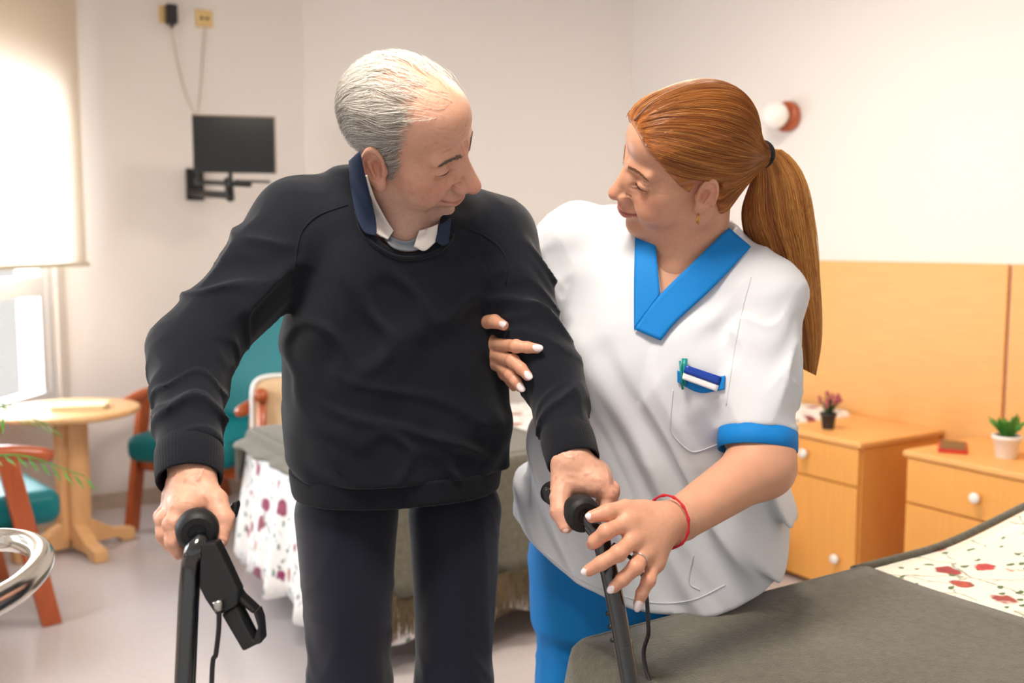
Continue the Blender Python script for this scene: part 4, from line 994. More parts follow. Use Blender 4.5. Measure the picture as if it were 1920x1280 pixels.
# trousers
def trousers(w):
    hipR, knR, anR = P(651, 965, 1.675), P(655, 1290, 1.64), P(655, 1290, 1.64) * np.array([1, 1, 0]) + np.array([-.01, .07, .09])
    hipL, knL, anL = P(853, 965, 1.735), P(849, 1290, 1.715), P(849, 1290, 1.715) * np.array([1, 1, 0]) + np.array([.01, .07, .09])
    a = folded(w, smin(cone(w, hipR, knR, .086, .060), cone(w, knR, anR, .062, .058), .03), hipR, anR, 7, .006, 2.2, .6)
    b = folded(w, smin(cone(w, hipL, knL, .081, .059), cone(w, knL, anL, .060, .056), .03), hipL, anL, 7, .006, 5.2, -.6)
    d = smin(a, b, .012)
    d = smin(d, smax(smax(torsoM(w, .016), w[:, 2] - .97, .02), .858 - w[:, 2], .03), .012)
    return smax(d, .07 - w[:, 2], .01)
V, Q = sdf_mesh(trousers, (-.46, 1.42, .04), (.10, 2.0, 1.0), .0062); own(mesh('trousers', V, Q, M_trs, None, True), man)
M_shoe = material('black_shoe', srgb(30, 28, 28), .5)
for px, d_ in ((655, 1.64), (849, 1.715)):
    q = P(px, 1290, d_) * np.array([1, 1, 0]); s_ = -.01 if px < 700 else .01
    f = lambda w, q=q, s_=s_: smax(smin(ell(w, q + np.array([s_ + .03, -.06, .035]), (.048, .12, .045)), ell(w, q + np.array([s_, .07, .05]), (.042, .055, .06)), .03), .001 - w[:, 2], .004)
    V, Q = sdf_mesh(f, q - np.array([.12, .25, .02]), q + np.array([.16, .2, .14]), .007); own(mesh('shoe', V, Q, M_shoe, None, True), man)
# hands
z1 = Z(270, 820, 2.783); z2 = Z(980, 820, 2.782)
handRM = Hand(z1(258, 215, 1.335), WRm, [[z1(205, 372, 1.29), z1(150, 452, 1.272), z1(152, 545, 1.266), z1(182, 600, 1.266)], [z1(180, 350, 1.315), z1(112, 428, 1.297), z1(108, 505, 1.292), z1(140, 560, 1.292)],
    [z1(168, 330, 1.338), z1(104, 412, 1.322), z1(102, 480, 1.318), z1(132, 525, 1.318)], [z1(162, 308, 1.358), z1(112, 392, 1.345), z1(112, 450, 1.342), z1(140, 490, 1.342)]],
    [z1(300, 270, 1.325), z1(372, 330, 1.303), z1(412, 430, 1.285), z1(397, 530, 1.270)], .0115, .0295, .0142, .0195, 1.)
handLM = Hand(z2(245, 125, 1.475), WLm, [[z2(392, 240, 1.452), z2(446, 292, 1.446), z2(442, 362, 1.442), z2(415, 405, 1.442)], [z2(405, 215, 1.475), z2(462, 275, 1.470), z2(458, 345, 1.466), z2(430, 390, 1.466)],
    [z2(398, 195, 1.497), z2(450, 262, 1.492), z2(445, 325, 1.488), z2(420, 370, 1.488)], [z2(385, 180, 1.515), z2(430, 245, 1.512), z2(428, 300, 1.51), z2(405, 340, 1.51)]],
    [z2(222, 210, 1.468), z2(196, 300, 1.448), z2(196, 385, 1.430), z2(226, 462, 1.420)], .0115, .0270, .0145, .0195, 1.)
parts = [headM]; cols = [head_color(HM.loc(headM[0]), SK_M)]
for hnd in (handRM, handLM):
    l_, h_ = hnd.bounds(); V, Q = sdf_mesh(hnd.sdf, l_, h_, .0016); parts.append((V, Q)); cols.append(hnd.color(V, SK_M))
def coreM(w):
    d = smax(torsoM(w, .03), .93 - w[:, 2], .03); d = smin(d, cone(w, neckM, P(748, 430, 1.62), .05, .06), .03)
    for a, b, c, r in ((SRm, ERm, WRm, .03), (SLm, ELm, WLm, .026)): d = smin(d, smin(cone(w, a, b, .045, .035), cone(w, b, c, .035, r), .02), .02)
    for px, dd, hx in ((657, 1.64, 1.675), (849, 1.715, 1.735)):
        kn = P(px, 1290, dd); d = smin(d, smin(cone(w, P(px, 965, hx), kn, .06, .042), cone(w, kn, kn * np.array([1, 1, 0]) + np.array([0, .07, .06]), .042, .035), .02), .02)
    return d
V, Q = sdf_mesh(coreM, (-.56, 1.2, .0), (.2, 2.0, 1.46), .013); parts.append((V, Q)); cols.append(np.tile(np.array(SK_M['skin']), (len(V), 1)))
V, Q = join_vq(parts); own(mesh('body', V, Q, M_skin_m, None, True, col=np.concatenate(cols)), man)
M_nail_m = material('fingernail_plain', (.70, .45, .38), .3)
nail(man, handRM.t[3], handRM.t[2], (.55, -.75, .1), .0098, M_nail_m); nail(man, handLM.t[3], handLM.t[2], (-.35, -.9, .1), .0100, M_nail_m)
# brows, lashes, hair
rngM = np.random.default_rng(3); fnM = lambda p: head_sdf(p, SK_M)
add_brow_lash(man, HM, fnM, SK_M, rngM, srgb(112, 98, 86), srgb(70, 48, 40), 130, .0004, .0045)
for o in [o for o in scene.objects if o.parent == man and o.name.split('.')[0] in ('eyebrow', 'lash_line', 'eyelashes')]: own(o, man)
def scalpM(p):
    y = np.abs(p[:, 1]); q = np.stack([p[:, 0], y, p[:, 2]], 1); d = ell(q, (-.014, 0, .044), (.091, .075, .081)); d = smin(d, ell(q, (.036, 0, .060), (.060, .060, .056)), .02); return smin(d, ell(q, (.026, 0, -.022), (.062, .0594, .082)), .025)
zk = np.array([-.06, -.035, -.03, 0, .03, .05, .07, .1, .12, .14]); xk = np.array([-.02, -.015, .024, .032, .030, .036, .040, .036, .040, .04])
def maskM(p):
    x, y, z = p[:, 0], np.abs(p[:, 1]), p[:, 2]; lim = np.interp(z, zk, xk)
    ear = (np.abs(x + .010) < .022) & (z < .028) & (y > .05); side = (z < .028) & (x > -.03) & (x < .012)
    m = np.clip((lim - x) / .012, 0, 1) * (z > -.062) * ~ear * ~side
    m = np.where((z < -.03) & (x > -.035), 0, m)
    top = np.clip((z - .085) / .03, 0, 1); m = m * (1 - .72 * top * np.clip((x + .07) / .05, 0, 1))
    wisp = ((z > .085) & (x > .02) & (x < .072)) * .05
    return np.maximum(m, wisp)
roots = scalp_roots(lambda p: scalpM(p), maskM, 13000, rngM, None)
jitM = rngM.normal(0, .14, (len(roots), 3))
def dirM(p, t):
    x, y, z = p[:, 0], p[:, 1], p[:, 2]; s = np.sign(y)
    back = np.clip((-x - .03) / .07, 0, 1)
    return np.stack([-1 + .35 * back, .25 * s * (z > .08), -.18 - 1.0 * back - .25 * (z < .06)], 1) + .42 * np.stack([vnoise(p * 55), vnoise(p * 55 + 9), vnoise(p * 55 + 5)], 1) + jitM
L_ = rngM.uniform(.030, .052, len(roots)) * np.where((roots[:, 2] < .0), .55, 1) * np.where((roots[:, 0] > .005) & (roots[:, 2] < .035), .45, 1)
paths = hair_walk(HM, scalpM, roots, dirM, 9, L_ / 8, rngM.uniform(.0006, .0055, len(roots)))
V, Q = strands(HM.wld(paths.reshape(-1, 3)).reshape(paths.shape), .00030, 3)
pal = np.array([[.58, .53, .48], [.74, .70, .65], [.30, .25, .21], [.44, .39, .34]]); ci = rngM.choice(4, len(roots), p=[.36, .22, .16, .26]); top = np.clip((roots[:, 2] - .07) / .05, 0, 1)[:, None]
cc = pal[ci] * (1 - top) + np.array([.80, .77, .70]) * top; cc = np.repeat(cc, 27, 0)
M_hair_m = material('grey_hair', (.6, .6, .6), .55, attr='Col', spec=.3)
own(mesh('hair', V, Q, M_hair_m, None, True, col=cc), man)
# ------------------------------------------------------------------ the woman
wom = thing('person', 'person with long red ponytail in white tunic with blue trim, steadying the walker', 'person', tuple(P(1205, 1000, 1.84) * np.array([1, 1, 0])))
M_tunic = material('white_tunic_cotton', srgb(216, 219, 226), .75, bump=.08, bscale=900, spec=.3)
M_trim = material('blue_trim_cotton', srgb(12, 126, 206), .7, bump=.1, bscale=900, spec=.3)
M_bluetr = material('blue_trousers_cotton', srgb(6, 122, 196), .72, bump=.08, bscale=800, spec=.3)
latW = (.93, -.36)
torsoW = zloft([(1205, 1180, 1.86, 212, .160), (1205, 1040, 1.86, 220, .168), (1207, 950, 1.84, 216, .165), (1222, 860, 1.81, 190, .155), (1228, 780, 1.78, 168, .148), (1228, 700, 1.755, 160, .142), (1230, 600, 1.735, 162, .130), (1242, 520, 1.72, 160, .112), (1264, 465, 1.71, 122, .088), (1285, 415, 1.70, 75, .06)], latW)
SLw, HLw, ELw, WLw = P(1425, 556, 1.64), P(1419, 812, 1.575), P(1428, 872, 1.555), P(1258, 985, 1.435)
SRw, ERw, WRw = P(1078, 462, 1.80), P(1015, 690, 1.82), P(905, 668, 1.665)
HRw = SRw + (ERw - SRw) * .72
neckW = P(1300, 480, 1.685)
def woman_head_w(w):
    d = head_sdf(HW.loc(w), SK_W) * HW.s
    nk_ = smin(cone(w, HW.wld((-.032, 0, -.04)), neckW, .050, .056), cone(w, HW.wld((.012, 0, -.08)), P(1268, 500, 1.66), .032, .042), .04)
    return smin(d, nk_, .025)
def bust(w): return smin(ell(w, P(1316, 690, 1.665), (.088, .082, .082)), ell(w, P(1165, 682, 1.70), (.084, .080, .080)), .05)
def tunic0(w, inset=0.):
    d = torsoW(w, inset); d = smin(d, bust(w) + inset, .06)
    sh = smin(cone(w, P(1330, 478, 1.71), SLw, .050, .066), cone(w, P(1225, 450, 1.74), SRw, .050, .068), .03) + inset
    return smin(d, sh, .04)
def skin_chest(w): return smin(tunic0(w, .012), woman_head_w(w), .015)
# the neckline as three points on the chest, cut straight through along the facing direction
_vp, _ = trace(tunic0, [1222, 1242, 1386], [420, 566, 425], 1.2, 2.4)
fwdW = np.array([-.36, -.93, .12]); fwdW /= np.linalg.norm(fwdW)
def vcut(w):
    a, b, c = _vp; cen = (a + b + c) / 3; ds = []
    for p_, q_ in ((a, b), (b, c)):
        n = np.cross(q_ - p_, fwdW); n /= np.linalg.norm(n)
        if n @ (cen - p_) > 0: n = -n
        ds.append((w - p_) @ n)
    return smax(np.maximum(ds[0], ds[1]), -((w - b) @ fwdW) - .10, .01)
def tunic(w):
    d = tunic0(w); z = w[:, 2]; m = np.abs(d) < .06
    if m.any():
        x, y = torsoW.coords(w[m]); zm = z[m]; low = np.clip((1.14 - zm) / .22, 0, 1)
        # hanging folds fan out below the bust, tension folds run towards the armpits
        u = x + (zm - .95) * .60; rg = lambda f: np.exp(-(f / .28) ** 2)
        f1 = vnoise(np.stack([u * 13 + 2.3, y * 3, zm * 1.2], 1)); f2 = vnoise(np.stack([u * 18 + 8.3, y * 4, zm * 2.2], 1)); f3 = vnoise(np.stack([(x * .8 - zm) * 10, y * 4 + 2, (x + zm * .8) * 4], 1))
        dd = low * (.022 * rg(f1) + .011 * rg(f2)) + (1 - low) * .009 * rg(f3) + .003 * rg(f2) + .0085 * low * np.clip((.14 - x) / .08, 0, 1) * np.clip(1.1 - np.abs(zm - .93) / .22, 0, 1) * (np.clip(np.sin(2 * np.pi * (u / .075 + .35 * f1)), -.3, 1))
        calm = np.where(zm > 1.02, np.clip(vcut(w[m]) / .05 - .6, 0, 1), 1.); d[m] = d[m] - dd * calm
    sl = folded(w, cone(w, SLw, HLw, .068, .059), SLw, HLw, 10, .0140, 3.7, 1.0); ax = (HLw - SLw) / np.linalg.norm(HLw - SLw); sl = smax(sl, (w - HLw) @ ax, .006)
    d = smin(d, sl, .018)
    sr = folded(w, cone(w, SRw, HRw, .070, .060), SRw, HRw, 12, .012, 6.7, -1.0); ax = (HRw - SRw) / np.linalg.norm(HRw - SRw); sr = smax(sr, (w - HRw) @ ax, .006)
    d = smin(d, sr, .025)
    d = smax(d, -vcut(w), .004)
    d = smax(d, -cone(w, neckW + np.array([0, 0, -.02]), HW.wld((-.02, 0, -.03)), .062, .062), .008)
    hem = .655 + 1.75 * (w[:, 0] - .27) ** 2; d = smax(d, hem - z, .006)
    return d
twM = sdf_mesh(tunic, (-.08, 1.36, .60), (.56, 2.10, 1.46), .0046)
own(mesh('tunic', twM[0], twM[1], M_tunic, None, True), wom)
# blue V-neck facing
strip('neck_trim', [(1191, 440), (1189, 530), (1189, 617)], [(1229, 452), (1233, 500), (1237, 552)], tunic0, .006, M_trim, wom, .003, soft=4)
strip('neck_trim', [(1366, 427), (1302, 489), (1238, 552), (1189, 617)], [(1408, 463), (1335, 541), (1268, 603), (1239, 638)], tunic0, .0085, M_trim, wom, .003, soft=4)
# sleeve bands
def band(S, H, r0, name='sleeve_band', ln=.027):
    ax = (H - S) / np.linalg.norm(H - S); e1 = np.cross(ax, [0, 1, .2]); e1 /= np.linalg.norm(e1); e2 = np.cross(ax, e1); V, F = [], []; K = 64
    rows = [(-.004, r0 * .97), (-.003, r0 * 1.02), (ln * .5, r0 * 1.03), (ln, r0 * 1.02), (ln + .001, r0 * .98), (ln - .004, r0 * .94), (0, r0 * .92)]
    for s_, r_ in rows:
        for q in range(K): a = 2 * math.pi * q / K; V.append(tuple(H + ax * s_ + r_ * (1 + .015 * math.sin(3 * a + 1) + .01 * math.sin(7 * a)) * (math.cos(a) * e1 + math.sin(a) * e2)))
    for i in range(len(rows)):
        for q in range(K): j = (i + 1) % len(rows); F.append((i * K + q, i * K + (q + 1) % K, j * K + (q + 1) % K, j * K + q))
    own(mesh(name, V, F, M_trim, None, True), wom)
band(SLw, HLw, .0605); band(SRw, HRw, .0600)
# seams, pockets
M_seam = material('tunic_seam', srgb(206, 209, 216), .8)
seam('seam', [(1408, 520), (1392, 580), (1380, 640), (1372, 690), (1362, 760)], tunic, .0010, M_seam, wom, .0, 1.2)
seam('pocket_seam', [(1262, 730), (1257, 790), (1262, 815), (1290, 843), (1310, 846), (1352, 830)], tunic, .0010, M_seam, wom, .0004, 1.2)
seam('pocket_seam', [(1300, 1040), (1292, 1090), (1312, 1106)], tunic, .0010, M_seam, wom, .0004, 1.2)
seam('hem_seam', [(1020, 1035), (1080, 1082), (1150, 1112), (1230, 1130), (1300, 1124), (1360, 1096)], tunic, .0010, M_seam, wom, .0004, 1.2)
strip('pocket_trim', [(1270, 694), (1310, 712), (1360, 704)], [(1270, 716), (1312, 736), (1358, 730)], tunic, .003, M_trim, wom, .002, soft=4)
# name badge and pen
M_badge = material('badge_blue', srgb(18, 62, 166), .35); M_badgew = material('badge_white', srgb(236, 236, 240), .35); M_pen = material('pen_teal', srgb(0, 138, 138), .3)
bd = thing('name_badge', 'blue and white blank name badge pinned to the tunic pocket', 'badge', trace(tunic, [1316], [705], 1.2, 2.4, .010)[0][0])
strip('badge_field', [(1286, 684), (1352, 706)], [(1282, 698), (1348, 722)], tunic, .011, M_badge, bd, .003, n=10, m=4, soft=60); strip('badge_field', [(1282, 698), (1348, 722)], [(1278, 710), (1344, 734)], tunic, .011, M_badgew, bd, .003, n=10, m=4, soft=60)
pn = thing('pen', 'teal pen clipped in the tunic pocket beside the name badge', 'pen', trace(tunic, [1281], [700], 1.2, 2.4, .012)[0][0])
q, _ = trace(tunic, [1284, 1283, 1281], [672, 690, 722], 1.2, 2.4, .010); own(tube('barrel', q, .0048, M_pen, None, 12), pn); q, _ = trace(tunic, [1275, 1277, 1280], [676, 700, 730], 1.2, 2.4, .016); own(tube('clip', q, .0018, M_pen, None, 8), pn)
# trousers
def trousersW(w):
    hl, kl, al = P(1290, 1120, 1.87), P(1285, 1120, 1.90) * np.array([1, 1, 0]) + np.array([0, .0, .48]), P(1285, 1120, 1.95) * np.array([1, 1, 0]) + np.array([0, 0, .08])
    hr, kr, ar_ = P(1106, 1050, 1.90), P(1098, 1280, 1.88), P(1098, 1280, 1.88) * np.array([1, 1, 0]) + np.array([-.01, .05, .08])
    d = smin(smin(cone(w, hl, kl, .105, .08), cone(w, kl, al, .08, .068), .03), folded(w, smin(cone(w, hr, kr, .105, .084), cone(w, kr, ar_, .084, .07), .03), hr, ar_, 8, .009, 3.2, .9), .02)
    d = smin(d, smax(torsoW(w, .022), w[:, 2] - .85, .02), .03)
    return smax(d, .05 - w[:, 2], .01)
V, Q = sdf_mesh(trousersW, (-.06, 1.5, .03), (.52, 2.2, .88), .0068); own(mesh('trousers', V, Q, M_bluetr, None, True), wom)
M_clog = material('white_shoe', srgb(225, 225, 225), .5)
for q in (P(1098, 1280, 1.88) * np.array([1, 1, 0]) + np.array([-.01, .04, 0]), P(1285, 1120, 1.95) * np.array([1, 1, 0])):
    f = lambda w, q=q: smax(smin(ell(w, q + np.array([-.03, -.05, .035]), (.046, .11, .042)), ell(w, q + np.array([0, .05, .045]), (.04, .05, .05)), .03), .001 - w[:, 2], .004)
    V, Q = sdf_mesh(f, q - np.array([.14, .22, .02]), q + np.array([.12, .18, .12]), .007); own(mesh('shoe', V, Q, M_clog, None, True), wom)
# hands
z2 = Z(980, 820, 2.782); z3 = Z(880, 540, 4.571)
handLW = Hand(z2(748, 440, 1.425), WLw + (ELw - WLw) * .1, [[z2(545, 440, 1.392), z2(435, 492, 1.366), z2(378, 540, 1.376), z2(362, 556, 1.392)], [z2(585, 525, 1.385), z2(500, 602, 1.360), z2(410, 655, 1.360), z2(345, 692, 1.366)],
    [z2(640, 598, 1.388), z2(590, 675, 1.364), z2(522, 738, 1.364), z2(477, 780, 1.370)], [z2(690, 650, 1.396), z2(656, 745, 1.374), z2(622, 812, 1.374), z2(603, 866, 1.378)]],
    [z2(640, 385, 1.415), z2(535, 372, 1.402), z2(440, 392, 1.386), z2(362, 412, 1.384)], .0106, .029, .0118, .0165, 0.)
def onS(x, y, off=.006): q, _ = trace(sweater, [880 + x / 4.571], [540 + y / 4.571], 1.3, 2.4, off); return q[0]
iT, mT, rT = onS(580, 518), onS(500, 752), onS(436, 852)
handRW = Hand(P(903, 660, 1.665), WRw, [[z3(170, 470, 1.625), onS(400, 498, .010), onS(500, 508, .008), iT], [z3(195, 560, 1.625), onS(372, 622, .010), onS(445, 690, .008), mT], [z3(225, 630, 1.63), onS(355, 738, .010), onS(400, 800, .008), rT], [z3(215, 660, 1.65), z3(300, 740, 1.64), z3(350, 800, 1.65), z3(380, 850, 1.66)]],
    [z3(80, 380, 1.64), z3(130, 290, 1.61), z3(215, 285, 1.585), onS(295, 320, .010)], .0097, .026, .0108, .0155, 0.)
headW = sdf_mesh(woman_head_w, HW.o - np.array([.17, .17, .2]), HW.o + np.array([.19, .17, .17]), .0017)
parts = [headW]; cols = [head_color(HW.loc(headW[0]), SK_W)]
for hnd in (handLW, handRW):
    l_, h_ = hnd.bounds(); V, Q = sdf_mesh(hnd.sdf, l_, h_, .0016); parts.append((V, Q)); cols.append(hnd.color(V, SK_W))
def armW(w): return smin(cone(w, SLw, ELw, .054, .047), cone(w, ELw, WLw, .047, .030), .03)
V, Q = sdf_mesh(armW, WLw - .1, ELw + np.array([.1, .1, .35]), .0034); parts.append((V, Q)); cols.append(np.clip(np.tile(np.array(SK_W['skin']), (len(V), 1)) * (1 + .05 * vnoise(V * 60))[:, None], 0, 1))
def chestW(w): return smax(tunic0(w, .013), w[:, 2] - 1.33, .02)
V, Q = sdf_mesh(lambda w: smax(chestW(w), .95 - w[:, 2], .01), (-.06, 1.36, .92), (.56, 2.05, 1.40), .0055); parts.append((V, Q)); cols.append(np.clip(np.tile(np.array(SK_W['skin']), (len(V), 1)) * (1 + .04 * vnoise(V * 60))[:, None], 0, 1))
def coreW(w):
    d = torsoW(w, .05); d = smin(d, smin(cone(w, SRw, ERw, .05, .04), cone(w, ERw, WRw, .04, .028), .02), .02)
    for h_, a_ in ((P(1290, 1120, 1.87), P(1285, 1120, 1.95)), (P(1106, 1050, 1.90), P(1098, 1280, 1.88))): d = smin(d, cone(w, h_, a_ * np.array([1, 1, 0]) + np.array([0, .03, .06]), .07, .04), .02)
    return d
V, Q = sdf_mesh(coreW, (-.15, 1.4, 0), (.56, 2.1, 1.40), .012); parts.append((V, Q)); cols.append(np.tile(np.array(SK_W['skin']), (len(V), 1)))
V, Q = join_vq(parts); own(mesh('body', V, Q, M_skin_w, None, True, col=np.concatenate(cols)), wom)
M_polish = material('pale_nail_polish', srgb(238, 222, 224), .15, coat=.6)
camw = lambda q: (_O - np.array(q)) / np.linalg.norm(_O - np.array(q))
for f, nn in ((handLW.f[1], (-.25, -.6, .75)), (handLW.f[2], (-.1, -.75, .65)), (handLW.f[3], (.35, -.75, .5)), (handLW.t, (-.2, -.45, .85)), (handRW.f[0], (.1, -.8, .6)), (handRW.f[1], (.5, -.75, .1)), (handRW.f[2], (.6, -.7, .0)), (handRW.t, (.1, -.85, .5))):
    nail(wom, f[3], f[2], np.array(nn) * .6 + camw(f[3]) * .7, .0086, M_polish, 1.25)
# brows, lashes
rngW = np.random.default_rng(8); fnW = lambda p: head_sdf(p, SK_W)
SK_W['lash'] = .0075
add_brow_lash(wom, HW, fnW, SK_W, rngW, srgb(120, 74, 46), srgb(28, 20, 18), 120, .0004, .0038)
for o in [o for o in scene.objects if o.parent == wom and o.name.split('.')[0] in ('eyebrow', 'lash_line', 'eyelashes')]: own(o, wom)
# hair: a shell swept back to the tie, strands over it, the ponytail
TIE = V3(-.122, .012, .004)
zk2 = np.array([-.07, -.03, -.012, .0, .017, .06, .080, .092, .15]); xk2 = np.array([-.045, -.03, .012, .018, .036, .068, .084, .088, .08])
def cap0(p):
    x, y, z = p[:, 0], p[:, 1], p[:, 2]
    d = head_base(p); vol = .009 + .010 * np.clip(1 - np.linalg.norm((p - np.array([-.05, 0, .10])) / np.array([.10, .09, .07]), axis=1), 0, 1)
    d = d - vol
    d = smin(d, cone(p, (-.075, .008, .015), TIE, .045, .018), .035)
    qq = np.stack([p[:, 0], np.abs(p[:, 1]), p[:, 2]], 1); d = smin(d, cone(qq, (-.046, .046, -.046), (-.10, .012, -.004), .020, .022), .02)
    return d
def head_base(p):
    y = np.abs(p[:, 1]); q = np.stack([p[:, 0], y, p[:, 2]], 1)
    d = ell(q, (-.014, 0, .044), (.091, .075, .081)); d = smin(d, ell(q, (.036, 0, .060), (.060, .060, .056)), .02)
    return smin(d, ell(q, (.026, 0, -.022), (.062, .062, .082)), .025)
def hair_region(p):
    x, y, z = p[:, 0], np.abs(p[:, 1]), p[:, 2]
    lim = np.interp(z, zk2, xk2); r = (x - lim) * .8
    ear = .028 - np.hypot((x + .008) * 1.05, (z + .004) * .85)                # keep the ear free
    r = np.maximum(r, np.where(y > .045, ear, -1)); r = np.maximum(r, np.where(x < -.028, -.072, -.050) - z)
    return r
def hair_angle(p): return np.arctan2(p[:, 1] - TIE[1], p[:, 2] - TIE[2])
def cap(p):
    rel = p - TIE; az = np.arctan2(rel[:, 1] + .10 * (p[:, 1] > 0) * 0, rel[:, 2] + .02); rr = np.linalg.norm(rel, axis=1)
    g = vnoise(np.stack([az * 12, rr * 9, az * 0 + 3], 1)) * .0016 + vnoise(np.stack([az * 30, rr * 14, az * 0 + 8], 1)) * .0010
    part = .004 * np.exp(-((p[:, 1] + .014 - .05 * np.clip(.08 - p[:, 0], 0, 1) * 0) / .0028) ** 2) * np.clip((p[:, 0] - .0) / .03, 0, 1) * (p[:, 2] > .07)
    return smax(cap0(p) - g + part, hair_region(p), .008)
V, Q = sdf_mesh(cap, (-.16, -.12, -.09), (.12, .12, .17), .0022)
M_hairw = material('red_hair', (.5, .2, .05), .38, attr='Col', spec=.5)
hc = np.array([.40, .135, .030])
az = np.arctan2(V[:, 1] - TIE[1], V[:, 2] - TIE[2] + .02); nz = vnoise(np.stack([az * 26, np.linalg.norm(V - TIE, axis=1) * 6, az * 0], 1))
own(mesh('hair', HW.wld(V), Q, M_hairw, None, True, col=np.clip(hc * (1 + .35 * nz)[:, None], 0, 1)), wom)
roots = scalp_roots(cap0, lambda p: ((hair_region(p) < .0015) & (p[:, 0] > -.10)).astype(float), 11000, rngW, None)
def dirW(p, t): d = TIE - p; return d / (np.linalg.norm(d, axis=1, keepdims=True) + 1e-6) + .10 * np.stack([vnoise(p * 60), vnoise(p * 60 + 9), vnoise(p * 60 + 5)], 1) + np.stack([-.25 * (p[:, 2] > .05), p[:, 1] * 0, -.1 * (p[:, 2] > .05) + .0 * p[:, 0]], 1)
Ls = np.minimum(rngW.uniform(.05, .12, len(roots)), np.linalg.norm(roots - TIE, axis=1) * .95)
paths = hair_walk(HW, cap0, roots, dirW, 12, Ls / 11, rngW.uniform(.0002, .0016, len(roots)))
pp = paths.reshape(-1, 3); inear = (np.abs(pp[:, 1]) > .045) & (np.hypot((pp[:, 0] + .008) * 1.05, (pp[:, 2] + .004) * .85) < .0245); ok = ~inear.reshape(paths.shape[:2]).any(1) & (hair_region(pp).reshape(paths.shape[:2]).max(1) < .012); paths = paths[ok]; roots = roots[ok]
V, Q = strands(HW.wld(paths.reshape(-1, 3)).reshape(paths.shape), .00028, 3)
pal = np.array([[.42, .14, .028], [.60, .24, .05], [.22, .065, .016], [.80, .40, .11]]); cc = np.repeat(pal[rngW.choice(4, len(roots), p=[.4, .28, .2, .12])], 36, 0)
own(mesh('hair_strands', V, Q, M_hairw, None, True, col=cc), wom)
pp = resample([(1189, 226), (1204, 209), (1224, 191), (1247, 175), (1266, 164)], 24); q, _ = trace(lambda w: cap0(HW.loc(w)), pp[:, 0], pp[:, 1], 1.3, 1.75, .0012)
own(tube('hair_parting', q, np.linspace(.0022, .0008, 24), material('hair_parting', (.20, .10, .06), .7), None, 8), wom)
# loose baby hairs at the nape in front of the ponytail handled by a few long strands
tieW = HW.wld(TIE)
EL = resample([(1424, 300), (1408, 340), (1394, 390), (1400, 440), (1428, 500), (1460, 560), (1487, 620), (1506, 692)], 28)
ER = resample([(1430, 279), (1468, 282), (1502, 325), (1520, 400), (1533, 500), (1540, 590), (1539, 650), (1530, 704)], 28)
tt = np.linspace(0, 1, 28); dep = np.interp(tt, [0, .1, .3, .6, 1], [float((tieW - _O) @ _F), 1.632, 1.668, 1.735, 1.752]); thk = np.interp(tt, [0, .1, .35, .7, 1], [.012, .026, .045, .035, .008])
def tail(s_, w_, t0=0., t1=1., wob=None):
    """s_ across (0 left, 1 right), w_ through the thickness (-1..1), arrays of strands"""
    k = t0[:, None] + (t1 - t0)[:, None] * tt[None]; f = lambda v: np.interp(k, tt, v)
    x = f(EL[:, 0]) * (1 - s_) + f(ER[:, 0]) * s_; y = f(EL[:, 1]) * (1 - s_) + f(ER[:, 1]) * s_
    d = f(dep) + f(thk) * np.sqrt(np.clip(1 - (2 * s_ - 1) ** 2, 0, 1)) * w_
    return _O + (_F[None, None] - _U * ((y - 640) / FPX)[..., None] + _X * ((x - 960) / FPX)[..., None]) * d[..., None]
NS = 4600; s0 = rngW.random(NS)[:, None]; ph = rngW.uniform(0, 6.3, NS)[:, None]; w0 = np.sign(rngW.normal(size=(NS, 1))) * rngW.random((NS, 1)) ** .35
lockn = vnoise(np.stack([s0[:, 0] * 16, w0[:, 0] * 1.5 + 4, s0[:, 0] * 0], 1))
ss = s0 + (.035 * np.sin(tt[None] * 7 + ph) + .05 * lockn[:, None] * np.sin(tt[None] * 5)) * np.sin(np.pi * tt)[None]
t1 = np.where(rngW.random(NS) < .3, rngW.uniform(.6, .95, NS), rngW.uniform(.93, 1.03, NS))
paths = tail(ss, w0 * 1.05, np.zeros(NS), t1)
V, Q = strands(paths, .0005, 3); pk = np.clip(rngW.normal(0, .30, NS) + .75 * lockn + (s0[:, 0] - .45) * .9, -1, 1)  # strands turn golden towards the right, side light painted into the hair colour
cst = np.stack([np.interp(pk, [-1, -.3, .2, .7, 1], v) for v in ([.16, .34, .52, .72, .86], [.045, .105, .195, .34, .46], [.012, .022, .04, .085, .13])], 1)
own(mesh('ponytail', V, Q, M_hairw, None, True, col=np.repeat(cst, 28 * 3, 0)), wom)
ka = np.linspace(0, 2 * math.pi, 18, endpoint=False); sc_ = (.5 + .40 * np.cos(ka))[:, None] * np.ones(28)[None]; core = tail(sc_, (.72 * np.sin(ka) / np.sqrt(1 - (.8 * np.cos(ka)) ** 2))[:, None], np.zeros(18), np.full(18, .96))
cv = core.transpose(1, 0, 2).reshape(-1, 3); cfc = [(i * 18 + q, i * 18 + (q + 1) % 18, (i + 1) * 18 + (q + 1) % 18, (i + 1) * 18 + q) for i in range(27) for q in range(18)]
own(mesh('ponytail_core', [tuple(v) for v in cv], cfc, material('red_hair_core', (.26, .085, .02), .7), None, True), wom)
cl = np.stack([tieW, P(1446, 291, 1.635)]); T_, A_, B_ = frames(np.stack([cl[0], (cl[0] + cl[1]) / 2, cl[1]]))
M_tie = material('black_hair_tie', srgb(20, 20, 24), .8, bump=.4, bscale=400)
ring = [tieW + (A_[1] * math.cos(a) + B_[1] * math.sin(a)) * .0175 + T_[0] * .010 for a in np.linspace(0, 2 * math.pi, 32, endpoint=False)]
V, F = tube_vf(ring, .0062, 10, closed=True, up=tuple(T_[0])); own(mesh('hair_tie', V, F, M_tie, None, True), wom)
